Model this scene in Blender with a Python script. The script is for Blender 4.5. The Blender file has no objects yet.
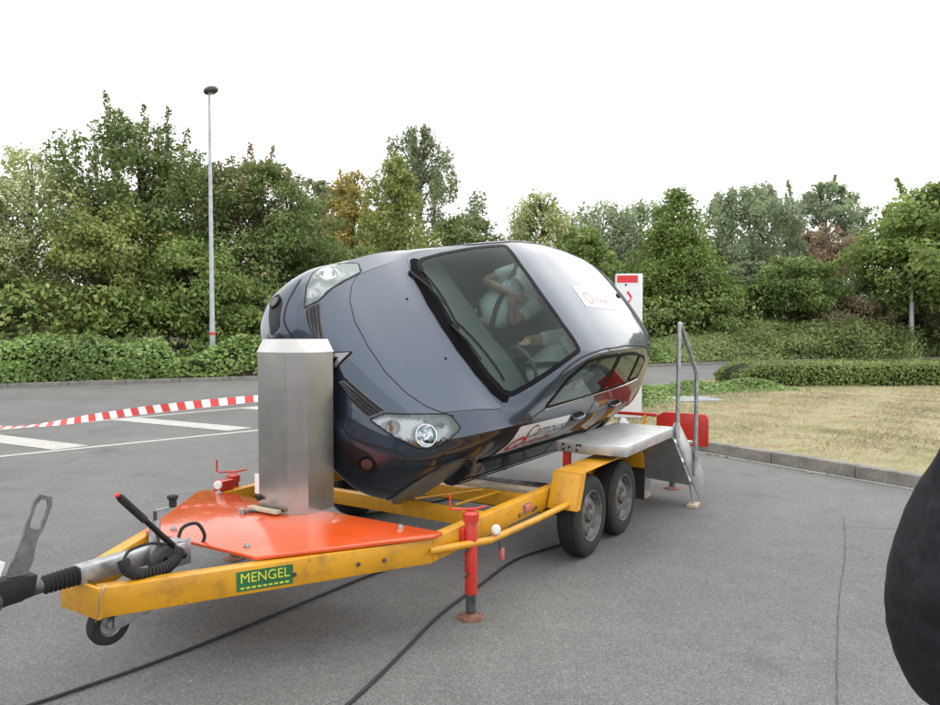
import bpy, bmesh, math, random
import numpy as np
from mathutils import Vector, Matrix
from mathutils.bvhtree import BVHTree

SC = bpy.context.scene
COL = SC.collection
PI = math.pi
R = math.radians

# ------------------------------------------------------------------ camera
cam_d = bpy.data.cameras.new('camera')
cam_d.lens = 28.0
cam_d.sensor_width = 36.0
cam_d.clip_start = 0.05
cam_d.clip_end = 2000
cam = bpy.data.objects.new('camera', cam_d)
COL.objects.link(cam)
cam.location = (0, 0, 1.65)
cam.rotation_euler = (R(90 - 2.15), 0, 0)
SC.camera = cam

# ------------------------------------------------------------------ sky, sun, exposure
SUN_EL, SUN_AZ = 58.0, 50.0          # overcast: a broad soft sun beyond the car, to the right
world = bpy.data.worlds.new('World')
SC.world = world
world.use_nodes = True
wn, wl = world.node_tree.nodes, world.node_tree.links
wn.clear()
w_out = wn.new('ShaderNodeOutputWorld')
w_bg = wn.new('ShaderNodeBackground')
w_sky = wn.new('ShaderNodeTexSky')
w_sky.sky_type = 'NISHITA'
w_sky.sun_disc = False
w_sky.sun_elevation = R(SUN_EL)
w_sky.sun_rotation = R(SUN_AZ)
w_sky.dust_density = 4.0
w_tc = wn.new('ShaderNodeTexCoord')
w_noise = wn.new('ShaderNodeTexNoise')
w_noise.inputs['Scale'].default_value = 2.2
w_noise.inputs['Detail'].default_value = 5.0
w_ramp = wn.new('ShaderNodeValToRGB')
w_ramp.color_ramp.elements[0].position = 0.32
w_ramp.color_ramp.elements[0].color = (9.6, 9.75, 10.0, 1)
w_ramp.color_ramp.elements[1].position = 0.62
w_ramp.color_ramp.elements[1].color = (12.4, 12.4, 12.3, 1)
w_mix = wn.new('ShaderNodeMix')
w_mix.data_type = 'RGBA'
w_mix.inputs[0].default_value = 0.93          # a closed cloud layer over the blue sky
wl.new(w_tc.outputs['Generated'], w_noise.inputs['Vector'])
wl.new(w_noise.outputs['Fac'], w_ramp.inputs['Fac'])
wl.new(w_sky.outputs['Color'], w_mix.inputs[6])
wl.new(w_ramp.outputs['Color'], w_mix.inputs[7])
wl.new(w_mix.outputs[2], w_bg.inputs['Color'])
w_bg.inputs['Strength'].default_value = 0.085
wl.new(w_bg.outputs['Background'], w_out.inputs['Surface'])

sun_d = bpy.data.lights.new('sun', 'SUN')
sun_d.energy = 0.8
sun_d.angle = R(95)
sun_d.color = (1.0, 0.97, 0.92)
sun = bpy.data.objects.new('sun', sun_d)
COL.objects.link(sun)
_sd = Vector((math.sin(R(SUN_AZ)) * math.cos(R(SUN_EL)), math.cos(R(SUN_AZ)) * math.cos(R(SUN_EL)), math.sin(R(SUN_EL))))
sun.rotation_euler = (-_sd).to_track_quat('-Z', 'Y').to_euler()

SC.view_settings.view_transform = 'Standard'
SC.view_settings.look = 'None'
SC.view_settings.exposure = 0.95
SC.view_settings.gamma = 1.0
SC.view_settings.use_curve_mapping = False

# ------------------------------------------------------------------ materials
def _set(b, k, v):
    if k in b.inputs:
        b.inputs[k].default_value = v

def mat(name, col, rough=0.5, metal=0.0, var=0.12, scale=8.0, bump=0.0, bscale=60.0, coat=0.0,
        col2=None, detail=4.0, spec=0.5, rvar=0.0):
    """Principled material whose colour drifts between two tones on object-space noise."""
    m = bpy.data.materials.new(name)
    m.use_nodes = True
    nt = m.node_tree
    n, l = nt.nodes, nt.links
    b = n['Principled BSDF']
    b.inputs['Roughness'].default_value = rough
    b.inputs['Metallic'].default_value = metal
    _set(b, 'Coat Weight', coat)
    _set(b, 'Coat Roughness', 0.03)
    _set(b, 'Specular IOR Level', spec)
    tc = n.new('ShaderNodeTexCoord')
    no = n.new('ShaderNodeTexNoise')
    no.inputs['Scale'].default_value = scale
    no.inputs['Detail'].default_value = detail
    no.inputs['Roughness'].default_value = 0.62
    l.new(tc.outputs['Object'], no.inputs['Vector'])
    rp = n.new('ShaderNodeValToRGB')
    c1 = tuple(max(0, c * (1 - var)) for c in col)
    c2 = col2 if col2 else tuple(min(1, c * (1 + var)) for c in col)
    if col2:
        c1 = col
    rp.color_ramp.elements[0].position = 0.34
    rp.color_ramp.elements[0].color = (*c1, 1)
    rp.color_ramp.elements[1].position = 0.68
    rp.color_ramp.elements[1].color = (*c2, 1)
    l.new(no.outputs['Fac'], rp.inputs['Fac'])
    l.new(rp.outputs['Color'], b.inputs['Base Color'])
    if rvar > 0:
        mr = n.new('ShaderNodeMapRange')
        mr.inputs['To Min'].default_value = max(0, rough - rvar)
        mr.inputs['To Max'].default_value = min(1, rough + rvar)
        l.new(no.outputs['Fac'], mr.inputs['Value'])
        l.new(mr.outputs['Result'], b.inputs['Roughness'])
    if bump > 0:
        nb = n.new('ShaderNodeTexNoise')
        nb.inputs['Scale'].default_value = bscale
        nb.inputs['Detail'].default_value = 3
        l.new(tc.outputs['Object'], nb.inputs['Vector'])
        bp = n.new('ShaderNodeBump')
        bp.inputs['Strength'].default_value = bump
        bp.inputs['Distance'].default_value = 0.01
        l.new(nb.outputs['Fac'], bp.inputs['Height'])
        l.new(bp.outputs['Normal'], b.inputs['Normal'])
    return m

def worn_paint(name, col, dirt, rough, amount=0.5, scale=14.0, coat=0.2, rust=None):
    """Painted steel: base paint, blotchy dirt and a few chipped or rusty spots."""
    m = mat(name, col, rough, 0, 0.10, 3.0, coat=coat, rvar=0.12)
    nt = m.node_tree
    n, l = nt.nodes, nt.links
    b = n['Principled BSDF']
    src = b.inputs['Base Color'].links[0].from_socket
    tc = n.new('ShaderNodeTexCoord')
    def layer(src, c, sc_, lo, hi, det):
        no = n.new('ShaderNodeTexNoise')
        no.inputs['Scale'].default_value = sc_
        no.inputs['Detail'].default_value = det
        no.inputs['Roughness'].default_value = 0.7
        l.new(tc.outputs['Object'], no.inputs['Vector'])
        mr = n.new('ShaderNodeMapRange')
        mr.inputs['From Min'].default_value = lo
        mr.inputs['From Max'].default_value = hi
        l.new(no.outputs['Fac'], mr.inputs['Value'])
        mx = n.new('ShaderNodeMix')
        mx.data_type = 'RGBA'
        l.new(mr.outputs['Result'], mx.inputs[0])
        l.new(src, mx.inputs[6])
        mx.inputs[7].default_value = (*c, 1)
        return mx.outputs[2]
    s = layer(src, dirt, scale, 0.60 - 0.1 * amount, 0.95 - 0.1 * amount, 6)
    if rust:
        s = layer(s, rust, scale * 2.3, 0.66, 0.72, 4)
        s = layer(s, tuple(c * .6 for c in dirt), scale * .35, 0.63, 0.88, 8)
    l.new(s, b.inputs['Base Color'])
    return m

def leaf_mat(name, c1, c2, c3=None, rough=0.5, trans=0.35):
    """Leaves: each leaf its own tone, light passing through."""
    m = bpy.data.materials.new(name)
    m.use_nodes = True
    n, l = m.node_tree.nodes, m.node_tree.links
    n.clear()
    out = n.new('ShaderNodeOutputMaterial')
    geo = n.new('ShaderNodeNewGeometry')
    rp = n.new('ShaderNodeValToRGB')
    e = rp.color_ramp.elements
    e[0].position = 0.0
    e[0].color = (*c1, 1)
    e[1].position = 0.85 if c3 else 1.0
    e[1].color = (*c2, 1)
    if c3:
        e3 = e.new(1.0)
        e3.color = (*c3, 1)
    l.new(geo.outputs['Random Per Island'], rp.inputs['Fac'])
    tc = n.new('ShaderNodeTexCoord')
    no = n.new('ShaderNodeTexNoise')
    no.inputs['Scale'].default_value = 0.55
    no.inputs['Detail'].default_value = 3
    l.new(tc.outputs['Object'], no.inputs['Vector'])
    mr = n.new('ShaderNodeMapRange')
    mr.inputs['From Min'].default_value = 0.3
    mr.inputs['From Max'].default_value = 0.7
    mr.inputs['To Min'].default_value = 0.72
    mr.inputs['To Max'].default_value = 1.3
    l.new(no.outputs['Fac'], mr.inputs['Value'])
    mu = n.new('ShaderNodeMix')
    mu.data_type = 'RGBA'
    mu.blend_type = 'MULTIPLY'
    mu.inputs[0].default_value = 1.0
    l.new(rp.outputs['Color'], mu.inputs[6])
    l.new(mr.outputs['Result'], mu.inputs[7])
    pb = n.new('ShaderNodeBsdfPrincipled')
    pb.inputs['Roughness'].default_value = rough
    _set(pb, 'Specular IOR Level', 0.3)
    l.new(mu.outputs[2], pb.inputs['Base Color'])
    tr = n.new('ShaderNodeBsdfTranslucent')
    l.new(mu.outputs[2], tr.inputs['Color'])
    mx = n.new('ShaderNodeMixShader')
    mx.inputs[0].default_value = trans
    l.new(pb.outputs[0], mx.inputs[1])
    l.new(tr.outputs[0], mx.inputs[2])
    l.new(mx.outputs[0], out.inputs['Surface'])
    return m

def glass_mat(name, tint, ior=1.5, rough=0.0, boost=1.0):
    """Thin pane: tinted see-through with a Fresnel reflection."""
    m = bpy.data.materials.new(name)
    m.use_nodes = True
    n, l = m.node_tree.nodes, m.node_tree.links
    n.clear()
    out = n.new('ShaderNodeOutputMaterial')
    fr = n.new('ShaderNodeFresnel')
    fr.inputs['IOR'].default_value = ior
    tc = n.new('ShaderNodeTexCoord')
    no = n.new('ShaderNodeTexNoise')
    no.inputs['Scale'].default_value = 3.0
    l.new(tc.outputs['Object'], no.inputs['Vector'])
    rp = n.new('ShaderNodeValToRGB')
    rp.color_ramp.elements[0].color = (*[t * 0.93 for t in tint], 1)
    rp.color_ramp.elements[1].color = (*tint, 1)
    l.new(no.outputs['Fac'], rp.inputs['Fac'])
    tr = n.new('ShaderNodeBsdfTransparent')
    l.new(rp.outputs['Color'], tr.inputs['Color'])
    gl = n.new('ShaderNodeBsdfGlossy')
    gl.inputs['Roughness'].default_value = rough
    gl.inputs['Color'].default_value = (.86, .98, .97, 1)
    mb = n.new('ShaderNodeMath')
    mb.operation = 'MULTIPLY'
    mb.use_clamp = True
    mb.inputs[1].default_value = boost
    l.new(fr.outputs[0], mb.inputs[0])
    mx = n.new('ShaderNodeMixShader')
    l.new(mb.outputs[0], mx.inputs[0])
    l.new(tr.outputs[0], mx.inputs[1])
    l.new(gl.outputs[0], mx.inputs[2])
    l.new(mx.outputs[0], out.inputs['Surface'])
    return m

# ------------------------------------------------------------------ object helpers
def tag(o, label=None, cat=None, group=None, kind=None):
    if label: o['label'] = label
    if cat: o['category'] = cat
    if group: o['group'] = group
    if kind: o['kind'] = kind
    return o

def empty(name, loc=(0, 0, 0), rz=0, parent=None):
    o = bpy.data.objects.new(name, None)
    o.empty_display_size = 0.2
    COL.objects.link(o)
    o.location = loc
    o.rotation_euler = (0, 0, rz)
    if parent: o.parent = parent
    return o

def link_mesh(name, me, m=None, parent=None, smooth=None):
    if m is not None:
        for mm in (m if isinstance(m, (list, tuple)) else [m]):
            me.materials.append(mm)
    if smooth is not None:
        me.polygons.foreach_set('use_smooth', [True] * len(me.polygons))
        if smooth < 180:
            me.set_sharp_from_angle(angle=R(smooth))
    o = bpy.data.objects.new(name, me)
    COL.objects.link(o)
    if parent: o.parent = parent
    return o

def copy_tree(o, parent=None):
    c = o.copy()
    COL.objects.link(c)
    c.parent = parent
    for ch in list(o.children):
        copy_tree(ch, c)
    return c

def basis(d, up=(0, 0, 1)):
    d = Vector(d).normalized()
    u = Vector(up)
    if abs(d.dot(u)) > 0.98:
        u = Vector((1, 0, 0))
    s = d.cross(u).normalized()
    t = s.cross(d).normalized()
    return d, s, t

class MB:
    """Collects shapes and builds ONE mesh object."""
    def __init__(self):
        self.v, self.f = [], []
    def add(self, vs, fs):
        k = len(self.v)
        self.v += [tuple(p) for p in vs]
        self.f += [tuple(i + k for i in f) for f in fs]
        return self
    def box(self, c, s, rot=None):
        hx, hy, hz = s[0] / 2, s[1] / 2, s[2] / 2
        vs = [Vector((x, y, z)) for x in (-hx, hx) for y in (-hy, hy) for z in (-hz, hz)]
        if rot is not None:
            vs = [rot @ p for p in vs]
        vs = [p + Vector(c) for p in vs]
        return self.add(vs, [(0, 1, 3, 2), (4, 6, 7, 5), (0, 4, 5, 1), (2, 3, 7, 6), (0, 2, 6, 4), (1, 5, 7, 3)])
    def bar(self, p, q, w, h, up=(0, 0, 1)):
        """rectangular bar from p to q, w sideways, h along up"""
        p, q = Vector(p), Vector(q)
        d, s, t = basis(q - p, up)
        vs = []
        for e in (p, q):
            for a, b in ((-1, -1), (1, -1), (1, 1), (-1, 1)):
                vs.append(e + s * (a * w / 2) + t * (b * h / 2))
        return self.add(vs, [(3, 2, 1, 0), (4, 5, 6, 7), (0, 1, 5, 4), (1, 2, 6, 5), (2, 3, 7, 6), (3, 0, 4, 7)])
    def prism(self, poly, z0, z1):
        n = len(poly)
        vs = [(x, y, z0) for x, y in poly] + [(x, y, z1) for x, y in poly]
        fs = [tuple(range(n))[::-1], tuple(range(n, 2 * n))]
        fs += [(i, (i + 1) % n, n + (i + 1) % n, n + i) for i in range(n)]
        return self.add(vs, fs)
    def slab(self, pts, nrm, th):
        """flat polygon of 3D points given thickness along nrm"""
        nrm = Vector(nrm).normalized()
        n = len(pts)
        vs = [Vector(p) for p in pts] + [Vector(p) + nrm * th for p in pts]
        fs = [tuple(range(n))[::-1], tuple(range(n, 2 * n))]
        fs += [(i, (i + 1) % n, n + (i + 1) % n, n + i) for i in range(n)]
        return self.add(vs, fs)
    def tube(self, pts, r, seg=10, cap=True):
        pts = [Vector(p) for p in pts]
        rs = r if isinstance(r, (list, tuple)) else [r] * len(pts)
        n = len(pts)
        ref = None
        rings = []
        for i, p in enumerate(pts):
            if i == 0: d = pts[1] - p
            elif i == n - 1: d = p - pts[i - 1]
            else: d = (pts[i + 1] - p).normalized() + (p - pts[i - 1]).normalized()
            if d.length < 1e-9: d = Vector((0, 0, 1))
            d.normalize()
            if ref is None:
                ref = basis(d)[1]
            s = (ref - d * ref.dot(d))
            if s.length < 1e-6: s = basis(d)[1]
            s.normalize()
            ref = s
            t = d.cross(s)
            rings.append([p + (s * math.cos(2 * PI * k / seg) + t * math.sin(2 * PI * k / seg)) * rs[i] for k in range(seg)])
        vs = [q for ring in rings for q in ring]
        fs = []
        for i in range(n - 1):
            for k in range(seg):
                a, b = i * seg + k, i * seg + (k + 1) % seg
                fs.append((a, b, b + seg, a + seg))
        if cap:
            fs.append(tuple(range(seg))[::-1])
            fs.append(tuple(range((n - 1) * seg, n * seg)))
        return self.add(vs, fs)
    def cyl(self, p, q, r, seg=16):
        return self.tube([p, q], r, seg)
    def lathe(self, prof, c, axis, seg=32, close=False):
        """prof: (r, h) along axis through c"""
        d, s, t = basis(axis)
        c = Vector(c)
        vs, fs = [], []
        for r, h in prof:
            for k in range(seg):
                a = 2 * PI * k / seg
                vs.append(c + d * h + (s * math.cos(a) + t * math.sin(a)) * r)
        m = len(prof)
        for i in range(m - 1 + (1 if close else 0)):
            j = (i + 1) % m
            for k in range(seg):
                k2 = (k + 1) % seg
                fs.append((i * seg + k, i * seg + k2, j * seg + k2, j * seg + k))
        return self.add(vs, fs)
    def build(self, name, m, parent=None, bevel=0.0, smooth=35, seg=2):
        me = bpy.data.meshes.new(name)
        me.from_pydata(self.v, [], self.f)
        bm = bmesh.new()
        bm.from_mesh(me)
        bmesh.ops.recalc_face_normals(bm, faces=bm.faces)
        if bevel > 0:
            es = [e for e in bm.edges if len(e.link_faces) == 2 and e.calc_face_angle(0) > R(30)]
            bmesh.ops.bevel(bm, geom=es, offset=bevel, segments=seg, affect='EDGES', profile=0.5, clamp_overlap=True)
        bm.to_mesh(me)
        bm.free()
        return link_mesh(name, me, m, parent, smooth)

def smoothpath(pts, n=8):
    """Catmull-Rom through 3D points"""
    P = [Vector(p) for p in pts]
    out = []
    for i in range(len(P) - 1):
        p0, p1, p2, p3 = P[max(i - 1, 0)], P[i], P[i + 1], P[min(i + 2, len(P) - 1)]
        for k in range(n):
            t = k / n
            out.append(0.5 * ((2 * p1) + (p2 - p0) * t + (2 * p0 - 5 * p1 + 4 * p2 - p3) * t * t + (3 * p1 - p0 - 3 * p2 + p3) * t ** 3))
    out.append(P[-1])
    return out

def text_obj(name, body, size, m, parent, M, extrude=0.0006, sx=1.0, shear=0.0, align='CENTER'):
    cu = bpy.data.curves.new(name, 'FONT')
    cu.body = body
    cu.size = size
    cu.extrude = extrude
    cu.shear = shear
    cu.align_x = align
    cu.align_y = 'CENTER'
    tmp = bpy.data.objects.new(name, cu)
    COL.objects.link(tmp)
    dg = bpy.context.evaluated_depsgraph_get()
    me = bpy.data.meshes.new_from_object(tmp.evaluated_get(dg))
    bpy.data.objects.remove(tmp)
    o = link_mesh(name, me, None, parent)
    me.materials.clear()
    me.materials.append(m)
    me.transform(M @ Matrix.Diagonal((sx, 1, 1, 1)))
    return o

def frame_matrix(o, x, y):
    """matrix whose local x,y axes lie along x,y at origin o"""
    x = Vector(x).normalized()
    y = Vector(y)
    z = x.cross(y).normalized()
    y = z.cross(x)
    return Matrix(((x.x, y.x, z.x, o[0]), (x.y, y.y, z.y, o[1]), (x.z, y.z, z.z, o[2]), (0, 0, 0, 1)))
# ================================================================== ground, kerbs, markings
def asphalt_mat(name, base, seed=0.0):
    m = bpy.data.materials.new(name)
    m.use_nodes = True
    n, l = m.node_tree.nodes, m.node_tree.links
    b = n['Principled BSDF']
    b.inputs['Roughness'].default_value = 0.85
    _set(b, 'Specular IOR Level', 0.35)
    tc = n.new('ShaderNodeTexCoord')
    mp = n.new('ShaderNodeMapping')
    mp.inputs['Location'].default_value = (seed, seed * .7, 0)
    l.new(tc.outputs['Object'], mp.inputs['Vector'])
    def noise(sc, det, rough=.6):
        t = n.new('ShaderNodeTexNoise')
        t.inputs['Scale'].default_value = sc
        t.inputs['Detail'].default_value = det
        t.inputs['Roughness'].default_value = rough
        l.new(mp.outputs[0], t.inputs['Vector'])
        return t.outputs['Fac']
    def mr(src, a, b_, c, d):
        t = n.new('ShaderNodeMapRange')
        for k, v in zip(('From Min', 'From Max', 'To Min', 'To Max'), (a, b_, c, d)):
            t.inputs[k].default_value = v
        l.new(src, t.inputs['Value'])
        return t.outputs['Result']
    def mul(a, b_):
        t = n.new('ShaderNodeMath')
        t.operation = 'MULTIPLY'
        l.new(a, t.inputs[0]); l.new(b_, t.inputs[1])
        return t.outputs[0]
    vo = n.new('ShaderNodeTexVoronoi')                    # aggregate
    vo.inputs['Scale'].default_value = 150.0
    l.new(mp.outputs[0], vo.inputs['Vector'])
    sep = n.new('ShaderNodeSeparateColor')
    l.new(vo.outputs['Color'], sep.inputs[0])
    grain = mr(sep.outputs[0], 0, 1, .70, 1.30)
    pale = mr(sep.outputs[1], .94, .96, 1.0, 1.5)         # the odd pale chip
    patch_ = mr(noise(.35, 5, .65), .3, .7, .80, 1.18)
    blot = mr(noise(2.6, 6, .7), .3, .7, .90, 1.10)
    fine = mr(noise(330, 2), .3, .7, .8, 1.2)
    v = mul(mul(mul(grain, pale), mul(patch_, blot)), fine)
    cm = n.new('ShaderNodeMix')
    cm.data_type = 'RGBA'
    cm.blend_type = 'MULTIPLY'
    cm.inputs[0].default_value = 1.0
    cm.inputs[6].default_value = (*base, 1)
    l.new(v, cm.inputs[7])
    # oil and wet stains
    st = mr(noise(.9, 5, .65), .58, .74, 0, .45)
    mx = n.new('ShaderNodeMix')
    mx.data_type = 'RGBA'
    l.new(st, mx.inputs[0])
    l.new(cm.outputs[2], mx.inputs[6])
    mx.inputs[7].default_value = (.045, .045, .044, 1)
    l.new(mx.outputs[2], b.inputs['Base Color'])
    bp = n.new('ShaderNodeBump')
    bp.inputs['Strength'].default_value = .35
    bp.inputs['Distance'].default_value = .004
    l.new(vo.outputs['Distance'], bp.inputs['Height'])
    l.new(bp.outputs['Normal'], b.inputs['Normal'])
    return m

def mottled(name, stops, scale, detail=8, rough=.95, fine=60, bump=.3):
    """ground cover tones laid out along a colour ramp on two noises"""
    m = bpy.data.materials.new(name)
    m.use_nodes = True
    n, l = m.node_tree.nodes, m.node_tree.links
    b = n['Principled BSDF']
    b.inputs['Roughness'].default_value = rough
    _set(b, 'Specular IOR Level', .15)
    tc = n.new('ShaderNodeTexCoord')
    no = n.new('ShaderNodeTexNoise')
    no.inputs['Scale'].default_value = scale
    no.inputs['Detail'].default_value = detail
    no.inputs['Roughness'].default_value = .68
    l.new(tc.outputs['Object'], no.inputs['Vector'])
    rp = n.new('ShaderNodeValToRGB')
    e = rp.color_ramp.elements
    e[0].position, e[0].color = stops[0][0], (*stops[0][1], 1)
    e[1].position, e[1].color = stops[-1][0], (*stops[-1][1], 1)
    for p, c in stops[1:-1]:
        q = e.new(p)
        q.color = (*c, 1)
    l.new(no.outputs['Fac'], rp.inputs['Fac'])
    nf = n.new('ShaderNodeTexNoise')
    nf.inputs['Scale'].default_value = fine
    nf.inputs['Detail'].default_value = 4
    l.new(tc.outputs['Object'], nf.inputs['Vector'])
    mr = n.new('ShaderNodeMapRange')
    mr.inputs['From Min'].default_value, mr.inputs['From Max'].default_value = .3, .7
    mr.inputs['To Min'].default_value, mr.inputs['To Max'].default_value = .7, 1.25
    l.new(nf.outputs['Fac'], mr.inputs['Value'])
    mu = n.new('ShaderNodeMix')
    mu.data_type = 'RGBA'; mu.blend_type = 'MULTIPLY'; mu.inputs[0].default_value = 1
    l.new(rp.outputs['Color'], mu.inputs[6]); l.new(mr.outputs['Result'], mu.inputs[7])
    l.new(mu.outputs[2], b.inputs['Base Color'])
    bp = n.new('ShaderNodeBump')
    bp.inputs['Strength'].default_value = bump
    bp.inputs['Distance'].default_value = .02
    l.new(nf.outputs['Fac'], bp.inputs['Height'])
    l.new(bp.outputs['Normal'], b.inputs['Normal'])
    return m

m_asphalt = asphalt_mat('asphalt', (.135, .135, .131))
m_line = mottled('road_paint', [(.30, (.30, .30, .29)), (.42, (.42, .41, .385)), (.75, (.50, .49, .46))], 5.0, 8, .7, 90, .1)
m_concrete = mottled('kerb_concrete', [(.3, (.13, .122, .11)), (.5, (.22, .21, .19)), (.75, (.30, .285, .255))], 4.0, 8, .9, 70, .25)
m_gutter = mottled('gutter_concrete', [(.3, (.24, .235, .22)), (.7, (.42, .41, .38))], 3.0, 8, .9, 60, .2)
m_tar = mat('tar_seam', (.06, .06, .058), .8, 0, .5, 6)
m_lawn = mottled('dry_lawn', [(.30, (.13, .135, .06)), (.42, (.25, .23, .125)), (.54, (.31, .28, .165)), (.64, (.24, .165, .10)), (.76, (.44, .38, .26))], .8, 9, .95, 38, .5)
m_soil = mottled('bed_soil', [(.3, (.03, .028, .018)), (.6, (.07, .055, .035)), (.8, (.10, .085, .05))], 1.2, 8, .95, 30, .5)

def sheet(name, poly, z, m, kind='structure', parent=None):
    b = MB()
    b.add([(x, y, z) for x, y in poly], [tuple(range(len(poly)))])
    o = b.build(name, m, parent, smooth=None)
    if kind: o['kind'] = kind
    return o

gp = MB()
gp.add([(-600, -300, 0), (600, -300, 0), (600, 900, 0), (-600, 900, 0)], [(0, 1, 2, 3)])
asphalt = gp.build('asphalt_ground', m_asphalt, smooth=None)
asphalt['kind'] = 'structure'

# lane hatching on the far left
def strip(p, q, w):
    p, q = Vector(p), Vector(q)
    d = (q - p).normalized()
    s = Vector((-d.y, d.x)) * (w / 2)
    return [tuple(p - s), tuple(q - s), tuple(q + s), tuple(p + s)]
mk = empty('lane_marking')
mk['kind'] = 'structure'
dA, dB = Vector((3.07, 3.21)).normalized(), Vector((2.52, 2.24)).normalized()
pA, pB = Vector((-7.39, 11.49)), Vector((-5.87, 9.14))
sheet('edge_line', strip(pA - dA * 6, pA + dA * 8, .12), .004, m_line, None, mk)
sheet('edge_line', strip(pB - dB * 6, pB + dB * 8, .12), .004, m_line, None, mk)
for k in (-2, -1, 0, 1, 2, 3):
    o_ = Vector((1.72, 1.74)) * k
    q = [(-7.02, 10.95), (-5.22, 10.0), (-5.72, 9.62), (-6.70, 10.15)]
    q = [(-7.72, 11.28), (-5.20, 9.93), (-5.50, 9.60), (-8.05, 10.95)]
    sheet('hatch_bar', [(x + o_.x, y + o_.y) for x, y in q], .0045, m_line, None, mk)
# seams in the surface
def seam(pts, w, name='tar_joint'):
    random.seed(len(pts) + int(pts[0][0] * 10))
    P = smoothpath([(x, y, 0) for x, y in pts], 14)
    P = [p + Vector((random.uniform(-.002, .002), random.uniform(-.002, .002), 0)) for p in P]
    vs, fs = [], []
    for i, p in enumerate(P):
        d = (P[min(i + 1, len(P) - 1)] - P[max(i - 1, 0)]).normalized()
        s = Vector((-d.y, d.x, 0)) * (w / 2) * random.uniform(.5, 1.3)
        vs += [tuple(p - s + Vector((0, 0, .003))), tuple(p + s + Vector((0, 0, .003)))]
        if i: fs.append((2 * i - 2, 2 * i - 1, 2 * i + 1, 2 * i))
    b = MB().add(vs, fs)
    o = b.build(name, m_tar, smooth=None)
    o['kind'] = 'structure'
seam([(3.22, 6.25), (2.75, 5.3), (2.2, 4.3), (1.62, 3.17), (1.2, 2.3)], .007)
seam([(3.07, 5.94), (3.4, 5.86), (3.9, 5.8)], .006)

# island with dry lawn -------------------------------------------------
ISL = [(11.5, -2.9), (8.0, 2.2), (6.0, 5.11), (4.5, 7.3), (2.99, 9.5), (2.1, 10.8), (1.72, 11.7), (1.75, 12.7), (2.25, 14.2), (3.1, 16.2), (4.2, 18.0), (5.6, 19.6), (7.4, 21.4), (9.5, 22.6), (13, 24.2), (20, 26.5), (34, 30.5), (40, 20), (30, -4)]
def dense(poly, step, closed=True):
    P = smoothpath([(x, y, 0) for x, y in poly + ([poly[0]] if closed else [])], 12)
    out, acc = [P[0]], 0
    for a, b in zip(P, P[1:]):
        L = (b - a).length
        while acc + L >= step:
            t = (step - acc) / L
            a = a.lerp(b, t)
            out.append(a)
            L = (b - a).length
            acc = 0
        acc += L
    return out
KP = dense(ISL[:17], 1.0, False)
def kerb(name, pts, h, w, side, label=None):
    """row of separate kerb stones along pts"""
    k = empty(name)
    k['kind'] = 'structure'
    random.seed(5)
    for a, b in zip(pts, pts[1:]):
        d = (b - a).normalized()
        s = Vector((-d.y, d.x, 0)) * side
        c = (a + b) / 2 + s * (w / 2)
        mbx = MB()
        L = (b - a).length - .008
        rot = Matrix.Rotation(math.atan2(d.y, d.x) + random.uniform(-.006, .006), 3, 'Z')
        mbx.box((0, 0, 0), (L, w, h + .06), rot)
        o = mbx.build('kerb_stone', m_concrete, k, .012, 40, 2)
        o.location = (c.x, c.y, (h - .06) / 2 + random.uniform(-.004, .004))
    return k
kerb('island_kerb', KP, .14, .14, -1)
inner = []
for i, p in enumerate(KP):
    d = (KP[min(i + 1, len(KP) - 1)] - KP[max(i - 1, 0)]).normalized()
    inner.append((p.x + d.y * .13, p.y - d.x * .13))
lawn_poly = inner + ISL[17:]
sheet('lawn', lawn_poly, .115, m_lawn)
# pale gutter strip at the kerb foot
gv, gf = [], []
for i, p in enumerate(KP):
    d = (KP[min(i + 1, len(KP) - 1)] - KP[max(i - 1, 0)]).normalized()
    s = Vector((-d.y, d.x, 0))
    gv += [tuple(p + s * .004 + Vector((0, 0, .004))), tuple(p + s * .085 + Vector((0, 0, .004)))]
    if i: gf.append((2 * i - 2, 2 * i - 1, 2 * i + 1, 2 * i))
gt = MB().add(gv, gf).build('gutter', m_gutter, smooth=None)
gt['kind'] = 'structure'

# far planting bed, one long kerb from left to right ------------------------
BED = [(-40, 6.0), (-26, 12.6), (-12.3, 19.1), (-6.44, 21.9), (3, 26.4), (10.4, 30.4), (16, 33.0), (24, 35.8), (40, 40)]
BP = dense(BED, 1.4, False)
kerb('bed_kerb', BP, .12, .14, 1)
bd_v, bd_f = [], []
PROF = [(.12, .09), (.8, .25), (2.0, .55), (4.0, .75), (8, .8), (20, .9), (60, 1.0)]
def bed_h(x, off):
    k = 1.0 + 1.35 * max(0.0, min(1.0, (x - 9) / 5.0))
    hs = [p[0] for p in PROF]
    return float(np.interp(off, hs, [p[1] for p in PROF])) * (1 + (k - 1) * max(0, min(1, off / 2)))
for i, p in enumerate(BP):
    d = (BP[min(i + 1, len(BP) - 1)] - BP[max(i - 1, 0)]).normalized()
    s = Vector((-d.y, d.x, 0))
    for off, h in PROF:
        q = p + s * off
        bd_v.append((q.x, q.y, bed_h(q.x, off)))
m_ = len(PROF)
for i in range(len(BP) - 1):
    for k in range(m_ - 1):
        a = i * m_ + k
        bd_f.append((a, a + m_, a + m_ + 1, a + 1))
bed = MB().add(bd_v, bd_f).build('planting_bed', m_soil, smooth=60)
bed['kind'] = 'structure'
def bed_point(t, off):
    """point at arc parameter t (0..1 along BP) and off metres behind the kerb"""
    f = t * (len(BP) - 1)
    i = min(int(f), len(BP) - 2)
    p = BP[i].lerp(BP[i + 1], f - i)
    d = (BP[i + 1] - BP[i]).normalized()
    q = p + Vector((-d.y, d.x, 0)) * off
    return Vector((q.x, q.y, bed_h(q.x, off)))
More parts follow.
